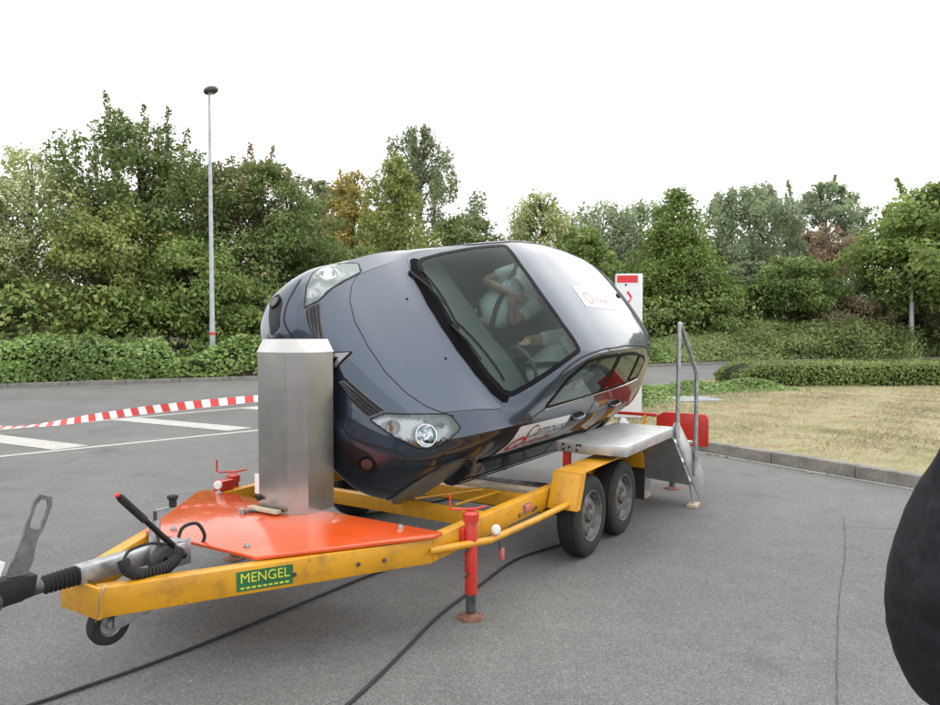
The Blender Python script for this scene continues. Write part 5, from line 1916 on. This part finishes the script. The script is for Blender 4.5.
G_aut = leaf_mat('leaf_autumn', (.30, .28, .075), (.46, .40, .12), (.48, .27, .10))
G_rust = leaf_mat('leaf_rust', (.24, .17, .11), (.36, .26, .17), (.26, .30, .14))
G_brn = leaf_mat('leaf_brown', (.17, .15, .08), (.28, .25, .14), (.30, .22, .13))
G_cone = leaf_mat('leaf_fresh_green', (0.100, 0.160, 0.034), (0.234, 0.321, 0.073), (0.346, 0.407, 0.112))
G_brt = leaf_mat('leaf_bright_green', (.105, .165, .045), (.225, .315, .09), (.31, .37, .13))
G_ivy = leaf_mat('leaf_ground_cover', (0.107, 0.182, 0.049), (0.243, 0.355, 0.100), (0.381, 0.450, 0.156), rough=.4)
G_box = leaf_mat('leaf_box_hedge', (0.112, 0.165, 0.043), (0.243, 0.312, 0.087), (0.346, 0.399, 0.121))
G_bank = leaf_mat('leaf_bank_cover', (.13, .18, .06), (.27, .335, .12), (.36, .39, .16), rough=.6)
G_straw = leaf_mat('grass_straw', (.29, .255, .145), (.47, .42, .28), (.20, .22, .09), trans=.2)

def bed_z(x, y):
    """bed height under a point"""
    best = min(range(len(BP)), key=lambda i: (BP[i].x - x) ** 2 + (BP[i].y - y) ** 2)
    d = (BP[min(best + 1, len(BP) - 1)] - BP[max(best - 1, 0)]).normalized()
    off = (Vector((x, y, 0)) - BP[best]).dot(Vector((-d.y, d.x, 0)))
    return bed_h(x, max(.12, off))

TG = 'trees growing beyond the far kerb'
SG = 'shrubs growing beyond the far kerb'
TREES = [
 # name, label, px, depth, top py, width px, style, leaves, clumps, leaves n, leaf, crown base, extra
 ('broadleaf_tree', 'tallest dark green tree with upright shoots, left of the lamp post', 142, 28, 122, 165, 'round', G_dark, 150, 15000, .19, 1.0, dict(shoots=44, shoot_mat=G_dark)),
 ('broadleaf_tree', 'dark green tree with bronze upright shoots just right of the lamp post', 262, 29, 160, 135, 'round', G_dark, 130, 13000, .19, 1.0, dict(shoots=40, shoot_mat=G_red)),
 ('broadleaf_tree', 'dark green tree directly behind the lamp post', 200, 31.5, 165, 120, 'round', G_dark, 90, 8000, .2, 1.2, dict(shoots=8)),
 ('willow_tree', 'pale yellow-green open tree at the far left edge', 35, 27.5, 150, 170, 'airy', G_pale, 120, 9500, .17, 1.2, dict(shoots=18, spread=.22, bark=m_bark_pale)),
 ('broadleaf_tree', 'yellow-green leafy tree low in front of the tallest tree', 105, 25.6, 205, 120, 'round', G_yel, 95, 8500, .16, .6, dict(shoots=6)),
 ('broadleaf_tree', 'yellow-green bushy tree left of the lamp post foot', 190, 25.8, 240, 120, 'round', G_mid, 90, 8000, .16, .5, dict()),
 ('broadleaf_tree', 'rusty brown leaved tree cut off by the left edge', -5, 26.5, 195, 80, 'airy', G_brn, 60, 4500, .16, .8, dict(shoots=5)),
 ('evergreen_shrub', 'dark green drooping shrub at the left edge above the hedge', -2, 24.0, 262, 66, 'mound', G_dark, 50, 4500, .15, .2, dict()),
 ('broadleaf_tree', 'dark green tree right of the bronze-tipped one', 312, 32, 200, 90, 'round', G_dark, 80, 7000, .19, .8, dict(shoots=5, shoot_mat=G_red)),
 ('broadleaf_tree', 'distant mid green round tree left of the autumn tree', 326, 45, 178, 80, 'round', G_greyd, 60, 4500, .24, 1.5, dict()),
 ('autumn_tree', 'yellow-orange autumn tree left of the pale green cone', 356, 40, 172, 72, 'airy', G_aut, 70, 5000, .19, 1.5, dict(shoots=6)),
 ('conical_tree', 'light green cone-shaped tree behind the car bonnet', 396, 36, 148, 118, 'cone', G_yel, 130, 11000, .16, .8, dict()),
 ('birch_tree', 'tall grey-green weeping tree behind the light green cone', 418, 52, 128, 100, 'weep', G_greyd, 110, 9000, .24, 2.0, dict(spread=.22)),
 ('broadleaf_tree', 'low dark tree behind the car roof edge, right of the weeping tree', 470, 44, 216, 95, 'round', G_dark, 70, 5500, .22, 1.0, dict()),
 ('broadleaf_tree', 'pale grey-green tree rising over the middle of the car roof', 541, 46, 192, 88, 'airy', G_pale, 80, 6500, .21, 1.0, dict(shoots=5)),
 ('broadleaf_tree', 'fresh green small tree above the rear of the car roof', 580, 41, 226, 70, 'round', G_mid, 70, 5500, .18, .8, dict()),
 ('poplar_tree', 'distant grey-green tree with haze in its leaf colour, left of the dark cone', 602, 66, 207, 90, 'weep', G_grey, 60, 5000, .32, 2.5, dict()),
 ('poplar_tree', 'distant grey-green tree with haze in its leaf colour, just behind the dark cone', 640, 68, 206, 80, 'weep', G_grey, 50, 4500, .32, 2.5, dict()),
 ('conical_tree', 'dense dark green cone-shaped tree right of the white totem', 674, 37, 188, 124, 'cone', G_cone, 190, 17000, .16, .9, dict(sq=.9)),
 ('birch_tree', 'large grey-green airy tree right of the dark cone', 748, 54, 188, 105, 'weep', G_grey, 110, 9500, .25, 2.0, dict(spread=.22, bark=m_bark_pale)),
 ('birch_tree', 'grey-green airy tree behind the rust-coloured one', 824, 56, 183, 92, 'airy', G_grey, 100, 7000, .25, 3.0, dict(spread=.20, bark=m_bark_pale, shoots=8)),
 ('broadleaf_tree', 'rust-coloured thin tree in front of the pale birches', 826, 46, 226, 72, 'airy', G_rust, 60, 3200, .19, 2.0, dict(spread=.24)),
 ('broadleaf_tree', 'dark green broadleaf tree at the right edge round the grey pole', 950, 35, 184, 165, 'round', G_mid, 150, 14000, .24, 2.4, dict(shoots=8, spread=.28)),
 ('broadleaf_tree', 'dark green tree beyond the right edge of the frame', 1000, 37, 170, 130, 'round', G_mid, 90, 7000, .24, 2.0, dict()),
 ('evergreen_shrub', 'olive dark shrub below the dark cone tree', 700, 36, 268, 95, 'mound', G_dark, 70, 6500, .16, .2, dict()),
 ('evergreen_shrub', 'olive shrub right behind the white totem', 648, 37, 285, 80, 'mound', G_greyd, 50, 4500, .17, .2, dict()),
 ('evergreen_shrub', 'bright green spreading shrub in the middle of the right bank', 792, 36.5, 257, 88, 'round', G_brt, 75, 6500, .17, .6, dict()),
 ('evergreen_shrub', 'dull green shrub between the olive and bright green shrubs', 748, 38, 262, 80, 'mound', G_greyd, 60, 5000, .17, .2, dict()),
 ('evergreen_shrub', 'feathery grey-green shrub left of the grey pole', 868, 38.5, 276, 105, 'mound', G_greyd, 75, 6500, .15, .2, dict(spread=.24)),
 ('evergreen_shrub', 'brownish twiggy shrub under the feathery grey-green one', 838, 37, 298, 90, 'mound', G_brn, 50, 3800, .14, .1, dict()),
 ('evergreen_shrub', 'dull green shrub right of the grey pole', 935, 38.5, 285, 90, 'mound', G_greyd, 60, 5500, .16, .2, dict()),
 ('spreading_shrub', 'light green rounded shrub mound behind the left end of the clipped hedge', 762, 34.0, 333, 130, 'mound', G_bank, 70, 7000, .13, .05, dict(spread=.26, sq=.55)),
 ('spreading_shrub', 'largest light green shrub mound behind the middle of the clipped hedge', 842, 34.8, 320, 190, 'mound', G_bank, 100, 11000, .13, .05, dict(spread=.22, sq=.45)),
 ('spreading_shrub', 'light green shrub mound at the foot of the grey mast', 945, 37.4, 326, 150, 'mound', G_bank, 80, 8000, .13, .05, dict(spread=.24, sq=.5)),
 ('evergreen_shrub', 'low olive shrub at the foot of the bronze-tipped tree', 285, 26.5, 292, 85, 'mound', G_greyd, 55, 4500, .15, .1, dict()),
 ('evergreen_shrub', 'low mid green shrub right of the lamp post foot', 240, 25.2, 305, 75, 'mound', G_mid, 45, 3500, .14, .1, dict()),
 ('evergreen_shrub', 'low dark shrub in the gap behind the car bonnet', 340, 31, 270, 90, 'mound', G_dark, 50, 4000, .17, .1, dict()),
]
for (nm, lb, px, d, py, w, st, lm, nc, nl, lf, zb, ex) in TREES:
    x = px_world(px, d)
    zg = bed_z(x, d) - (.75 if nm == 'spreading_shrub' else 0)
    rad = w / 2 * d / F_PX
    cat = 'tree' if nm.endswith('tree') else 'shrub'
    tree(nm, lb, cat, x, d, zg, px_height(py, d), rad, st, lm, int(nc * 1.5), int(nl * (1.9 if d < 34 else 2.3)), lf * (.80 if d < 34 else .95), min(zb, .5) if d < 33 else zb, TG if cat == 'tree' else SG, **ex)

# far wood closing the gaps low down: reads as one mass
n = 16000
a = rng.random(n)
X = -70 + 150 * a
Y = 74 + 14 * rng.random(n) + .12 * (X + 70) * .3
hmax = 4.6 + 1.6 * np.sin(X * .21) + 1.1 * np.sin(X * .53 + 2) + .8 * np.sin(X * 1.3)
Z = .6 + hmax * rng.random(n) ** .7
leaf_mesh('far_wood', np.stack([X, Y, Z], 1), unit(rng.normal(size=(n, 3)) + np.array([0, -.6, .5])), rng.uniform(.5, 1.1, n), G_greyd, None, .8)
tag(bpy.data.objects['far_wood'], 'distant strip of green wood along the horizon', 'wood', kind='stuff')
n = 22000
tt = rng.uniform(.12, .80, n)
P = np.array([tuple(bed_point(t, o)) for t, o in zip(tt, rng.uniform(2.4, 9.0, n))])
P[:, 2] += rng.random(n) ** .8 * 2.2
leaf_mesh('undergrowth', P, unit(rng.normal(size=(n, 3)) + np.array([0, -.3, .7])), rng.uniform(.12, .26, n), G_mid, None, .6)
tag(bpy.data.objects['undergrowth'], 'dark tangled undergrowth between the tree trunks', 'undergrowth', kind='stuff')

# thick ivy-like hedge along the left kerb -----------------------------------------
def hedge(name, label, pts, width, h, lm, n, leaf, side=1, core=(.02, .03, .012), round_=.35, noise=.10, off=.3, zf=None, overhang=.0):
    """leafy bank along a path: leaves on a wobbly rounded section, closed dark filler core inside"""
    o = empty(name, tuple(pts[0]))
    tag(o, label, 'hedge')
    P = [Vector(p) for p in pts]
    seg = np.array([(b - a).length for a, b in zip(P, P[1:])])
    cum = np.concatenate([[0], np.cumsum(seg)])
    tot = cum[-1]
    def frame(s):
        i = min(np.searchsorted(cum, s, side='right') - 1, len(seg) - 1)
        f = (s - cum[i]) / seg[i]
        d = (P[i + 1] - P[i]).normalized()
        return P[i].lerp(P[i + 1], f), d, Vector((-d.y, d.x, 0)) * side
    # outline of the section as angle -> (across, up)
    def section(a, s):
        c, q = math.cos(a), math.sin(a)
        e = round_
        u = math.copysign(abs(c) ** e, c)
        v = abs(q) ** e
        wob = 1 + noise * (math.sin(s * 1.7 + a * 2) * .5 + math.sin(s * 4.3 - a * 3) * .3 + math.sin(s * 9.1 + a * 5) * .2)
        return u * width / 2 * wob, v * h * wob
    C = np.empty((n, 3)); N = np.empty((n, 3))
    for k in range(n):
        s = rng.random() * tot
        a = rng.random() * math.pi
        dep = rng.random() ** 2 * .16
        end = k % 14 == 0
        if end:
            s = .02 if k % 28 == 0 else tot - .02
            dep = 1 - math.sqrt(rng.random())
        en = min(1, min(s, tot - s) / .5)
        u, v = section(a, s)
        if not end and k % 5 < 2:          # cover the standing sides down to the ground
            u, v = section(.25 if k % 2 else math.pi - .25, s)
            v *= rng.random()
            a = .15 if k % 2 else math.pi - .15
        v *= .35 + .65 * math.sqrt(max(0, en))
        p, d, q = frame(s)
        k1 = 1 - dep
        pos = p + q * (off + width / 2 + u * k1) + Vector((0, 0, v * k1))
        C[k] = pos
        N[k] = q * math.cos(a) + Vector((0, 0, math.sin(a) + .15))
    C += rng.normal(size=C.shape) * .03
    N = unit(N * 1.0 + rng.normal(size=N.shape) * .45)
    oinv = np.array(tuple(o.location))
    leaf_mesh('foliage', C - oinv, N, leaf * rng.uniform(.6, 1.3, n), lm, o, .7)
    b = MB()
    ss = np.linspace(0.05, tot - .05, max(8, int(tot / .35)))
    ang = np.linspace(0, math.pi, 11)
    for s in ss:
        p, d, q = frame(s)
        for a in ang:
            u, v = section(a, s)
            en = min(1, min(s, tot - s) / .5)
            v *= .35 + .65 * math.sqrt(max(0, en))
            b.v.append(tuple(p + q * (off + width / 2 + u * .86) + Vector((0, 0, v * .86)) - o.location))
    m_ = len(ang)
    for i in range(len(ss) - 1):
        for k in range(m_ - 1):
            a = i * m_ + k
            b.f.append((a, a + m_, a + m_ + 1, a + 1))
    b.f += [tuple(range(m_)), tuple(range((len(ss) - 1) * m_, len(ss) * m_))]
    b.build('dark_core', m_hcore, o, 0, 70)  # solid dark core added inside the leaves to stop seeing through
    return o
m_hcore = mottled('hedge_core', [(.3, (.014, .02, .008)), (.7, (.035, .05, .018))], 6.0, 6, .95, 40, .6)

lk = [(p.x, p.y, .05) for p in BP if -24 < p.x < -8.0]
hedge('ground_hedge', 'broad leafy green hedge bank along the left kerb', lk, 2.5, 1.22, G_ivy, 34000, .115, 1, round_=.55, noise=.17, off=.16)
hedge('box_hedge', 'low clipped green hedge at the back of the dry lawn', [(6.75, 18.15, .11), (9.5, 18.25, .11), (13, 18.5, .11), (19, 19.2, .11)], 1.7, .60, G_box, 26000, .06, 1, round_=.22, noise=.035, off=0)

# ground cover over the bed (low, uncountable) --------------------------------------
n = 80000
tt = rng.uniform(.28, .90, n)
off = rng.uniform(.10, 6.0, n) ** 1.0
P = np.array([tuple(bed_point(t, o)) for t, o in zip(tt, off)])
keep = P[:, 0] > -9.2
P, off = P[keep], off[keep]
sm = np.where(P[:, 0] > 8.5, .35, 1.0)
hump = .16 + .16 * np.sin(P[:, 0] * 1.3 + P[:, 1]) + .14 * np.sin(P[:, 0] * 2.9 - P[:, 1] * 1.7) + .10 * np.sin(P[:, 0] * .6)
P[:, 2] += np.maximum(.06, hump * sm + .12 + .1 * (1 - sm)) * rng.random(len(P)) ** .5 * np.clip(off / .5, .4, 1.2) + .03
rt = P[:, 0] > 8.5
leaf_mesh('bank_cover', P[rt], unit(rng.normal(size=(rt.sum(), 3)) * .6 + np.array([0, -.7, .8])), rng.uniform(.09, .16, rt.sum()), G_bank, None, .75)
tag(bpy.data.objects['bank_cover'], 'light green ground cover on the mounded right bank', 'ground cover', kind='stuff')
P = P[~rt]
leaf_mesh('ground_cover', P, unit(rng.normal(size=(len(P), 3)) * .5 + np.array([0, -.25, 1])), rng.uniform(.10, .20, len(P)), G_ivy, None, .7)
tag(bpy.data.objects['ground_cover'], 'green ground cover round the lamp post and behind the car', 'ground cover', kind='stuff')
# low strip of ground cover at the corner of the lawn
n = 15000
u = rng.random(n)
ax = np.interp(u, [0, .3, .6, 1], [2.6, 4.0, 5.6, 7.2])
ay = np.interp(u, [0, .3, .6, 1], [13.9, 16.2, 17.2, 17.7])
w = rng.normal(0, .38, n)
P = np.stack([ax + w * .75, ay - w * .55, .13 + .19 * np.exp(-(w / .5) ** 2) * rng.random(n) ** .6 * (1 + .3 * np.sin(ax * 4))], 1)
leaf_mesh('low_ground_cover', P, unit(rng.normal(size=(n, 3)) * .5 + np.array([0, -.2, 1])), rng.uniform(.05, .11, n), G_ivy, None, .65)
tag(bpy.data.objects['low_ground_cover'], 'low green planting strip at the back corner of the lawn', 'ground cover', kind='stuff')

# dry lawn blades ----------------------------------------------------------------------
n = 150000
X = rng.uniform(1.7, 15, n)
Y = 4.0 + 18 * rng.random(n) ** 1.25
lp = np.array(lawn_poly)
ins = np.zeros(n, bool)
j = len(lp) - 1
for i in range(len(lp)):
    xi, yi = lp[i]; xj, yj = lp[j]
    c = ((yi > Y) != (yj > Y))
    with np.errstate(divide='ignore', invalid='ignore'):
        c &= X < (xj - xi) * (Y - yi) / (yj - yi + 1e-12) + xi
    ins ^= c
    j = i
dens = .55 + .45 * np.sin(X * 1.1 + 1.3) * np.sin(Y * .9) + .35 * np.sin(X * 3.1 - Y * 2.2) + .3 * np.sin(X * 5.3 + Y * 4.1)
bare = np.exp(-((X - 5.0) / .9) ** 2 - ((Y - 8.0) / .8) ** 2) + .8 * np.exp(-((X - 6.2) / 1.2) ** 2 - ((Y - 6.6) / .7) ** 2)
dens = dens * (1 - np.clip(bare * 1.2, 0, 1))
# worn strip by the kerb
kd = np.abs((X - 2.99) * .824 + (Y - 9.5) * .566)
ins &= rng.random(n) < np.clip(dens, .04, 1) * np.clip(.25 + kd / 1.2, .25, 1)
P = np.stack([X, Y, np.full(n, .125)], 1)[ins]
k = len(P)
leaf_mesh('grass', P + np.array([0, 0, .008]), unit(rng.normal(size=(k, 3)) * np.array([1, 1, .5])), rng.uniform(.035, .085, k), G_straw, None, .16)
tag(bpy.data.objects['grass'], 'short dry grass covering the lawn island', 'grass', kind='stuff')
# fallen leaves
n = 420
X = rng.uniform(1.8, 12, n); Y = rng.uniform(7, 19, n)
P = np.stack([X, Y, np.full(n, .14)], 1)
nb = 90
t2 = rng.random(nb) * (len(KP) - 2)
Q = np.array([tuple(KP[int(t)].lerp(KP[int(t) + 1], t % 1) + Vector((-.12 * rng.random() - .02, -.12 * rng.random(), .008))) for t in t2])
sel = (X - 2.99) * .824 + (Y - 9.5) * .566 > .3
P = np.concatenate([P[sel], Q])
leaf_mesh('fallen_leaves', P, unit(rng.normal(size=(len(P), 3)) * .25 + np.array([0, 0, 1])), rng.uniform(.04, .09, len(P)), G_aut, None, .7)
tag(bpy.data.objects['fallen_leaves'], 'scattered fallen leaves on lawn and kerb', 'leaves', kind='stuff')

# ================================================================== posts, totem, tape
m_pole = mat('galvanised_pole', (.42, .45, .48), .5, .4, .15, 6.0)
m_lampc = mat('lamp_bronze', (.10, .095, .085), .5, .3, .2, 10.0)
lx, ly = px_world(212.5, 23.5), 23.5
lp_ = empty('street_lamp', (lx, ly, bed_z(lx, ly)))
tag(lp_, 'tall slim grey street lamp with an oval head, in the left bed', 'street lamp')
zt = px_height(97, 23.5) - lp_.location.z
MB().tube([(0, 0, -.2), (0, 0, 1.2), (0, 0, 1.25), (0, 0, zt)], [.095, .088, .078, .045], 14).build('pole', m_pole, lp_, 0, 60)
hd = MB()
hp = [(.001, .15), (.10, .145), (.19, .10), (.225, .03), (.20, -.03), (.12, -.06), (.04, -.075), (.001, -.078)]
hd.lathe(hp, (0, 0, 0), (0, 0, 1), 24)
hd.v = [tuple(Matrix.Rotation(R(-16), 3, 'Y') @ Vector((v[0] * 1.08, v[1], v[2]))  + Vector((.06, 0, zt + .08))) for v in hd.v]
ho = hd.build('lamp_head', m_lampc, lp_, 0, 60)
MB().lathe([(.001, -.012), (.10, -.010), (.12, 0)], (.06, 0, zt + .01), (0, 0, 1), 18).build('diffuser', m_white, ho)
MB().lathe([(.089, 0), (.091, .005), (.091, .10), (.089, .105)], (0, 0, .75), (0, 0, 1), 16).build('red_band', m_sign_red, lp_)
MB().box((0, -.087, .5), (.08, .012, .3)).build('service_door', m_pole, lp_)

gx, gy = px_world(911, 35.2), 35.2
gpz = bed_z(gx, gy)
gpo = empty('steel_mast', (gx, gy, gpz))
tag(gpo, 'grey steel mast rising through the tree at the right edge', 'pole')
MB().tube([(0, 0, -.3), (0, 0, 2.6), (0, 0, 2.7)], [.11, .11, .07], 14).build('lower_tube', m_pole, gpo)
MB().tube([(0, 0, 2.7), (0, 0, px_height(198, 35.2) - gpz)], [.07, .045], 12).build('upper_tube', m_pole, gpo)

tx, ty = 2.60, 12.0
tot = empty('totem_sign', (tx, ty, .115), R(-2))
tag(tot, 'white totem sign with a red block, standing behind the car', 'sign')
MB().box((0, 0, 1.185), (.43, .13, 2.37)).build('panel', mat('totem_white', (.70, .71, .74), .4, 0, .04, 3), tot, .012)
MB().box((-.035, -.068, 2.285), (.335, .006, .115)).build('red_block', mat('totem_red', (.66, .03, .04), .4, 0, .05), tot)
MB().lathe([(.001, .004), (.016, .004), (.018, 0)], (-.06, -.066, 2.19), (0, -1, 0), 12).build('dot', m_black, tot)
MB().slab([(-.05, -.0655, 2.07), (-.02, -.0655, 2.09), (.045, -.0655, 1.99), (.015, -.0655, 1.97)], (0, -1, 0), .003).build('red_stroke', bpy.data.materials['totem_red'], tot)
MB().slab([(.015, -.0655, 1.965), (.045, -.0655, 1.985), (-.02, -.0655, 1.87), (-.05, -.0655, 1.89)], (0, -1, 0), .003).build('red_stroke', bpy.data.materials['totem_red'], tot)
MB().box((0, 0, .01), (.47, .20, .03)).build('base_plate', m_concrete, tot, .006)

# barrier tape between two posts
m_tape_w = mat('tape_white', (.80, .80, .78), .4, 0, .05)
m_tape_r = mat('tape_red', (.62, .035, .03), .4, 0, .08)
A_, B_ = Vector((-1.49, 6.42, 0)), Vector((-7.6, 9.2, 0))
for p, lb in ((A_, 'thin barrier post hidden behind the steel housing'), (B_, 'thin barrier post at the far left end of the tape')):
    po = empty('barrier_post', tuple(p))
    tag(po, lb, 'post')
    MB().cyl((0, 0, .02), (0, 0, 1.06), .014, 12).build('rod', m_steel, po)
    MB().lathe([(.001, .03), (.10, .028), (.13, .015), (.135, 0)], (0, 0, .001), (0, 0, 1), 24).build('foot', m_rub, po)
tp_ = smoothpath([(A_.x, A_.y, 1.02), (-1.93, 6.6, .985), (-2.97, 7.0, .85), (-3.7, 7.3, .735), (-4.47, 7.6, .61), (-5.2, 7.95, .545), (-6.2, 8.5, .64), (B_.x, B_.y, .95)], 24)
tape = empty('barrier_tape', (A_.x, A_.y, 0))
tag(tape, 'red and white barrier tape sagging across the asphalt on the left', 'tape')
cl = [0.0]
for a, b in zip(tp_, tp_[1:]): cl.append(cl[-1] + (b - a).length)
def tape_at(s):
    i = max(0, min(len(cl) - 2, int(np.searchsorted(cl, s)) - 1))
    f = (s - cl[i]) / max(1e-6, cl[i + 1] - cl[i])
    p = tp_[i].lerp(tp_[i + 1], f)
    d = (tp_[i + 1] - tp_[i]).normalized()
    L = s
    tw = np.interp(L, [0, .45, .8, 1.6, 2.4, 3.0, 3.4, 4.5, 6.5], [.2, .75, .55, .1, .25, .9, 1.35, 1.5, .3])
    wv = (Vector((0, 0, 1)) * math.cos(tw) + Vector((d.y, -d.x, 0)) * math.sin(tw)).normalized()
    return p - Vector((A_.x, A_.y, 0)), wv
W_ = .078
step = .098
for k in range(int(cl[-1] / step)):
    b = MB()
    s0 = k * step
    for q in range(4):
        sb, st = s0 + step * q / 3 + .0, s0 + step * q / 3 + .045
        for ss, sg in ((sb, -1), (st, 1)):
            p, wv = tape_at(min(ss, cl[-1] - .001))
            b.v.append(tuple(p + wv * sg * W_ / 2))
    b.f = [(0, 2, 3, 1), (2, 4, 5, 3), (4, 6, 7, 5)]
    b.build('stripe', m_tape_r if k % 2 else m_tape_w, tape)
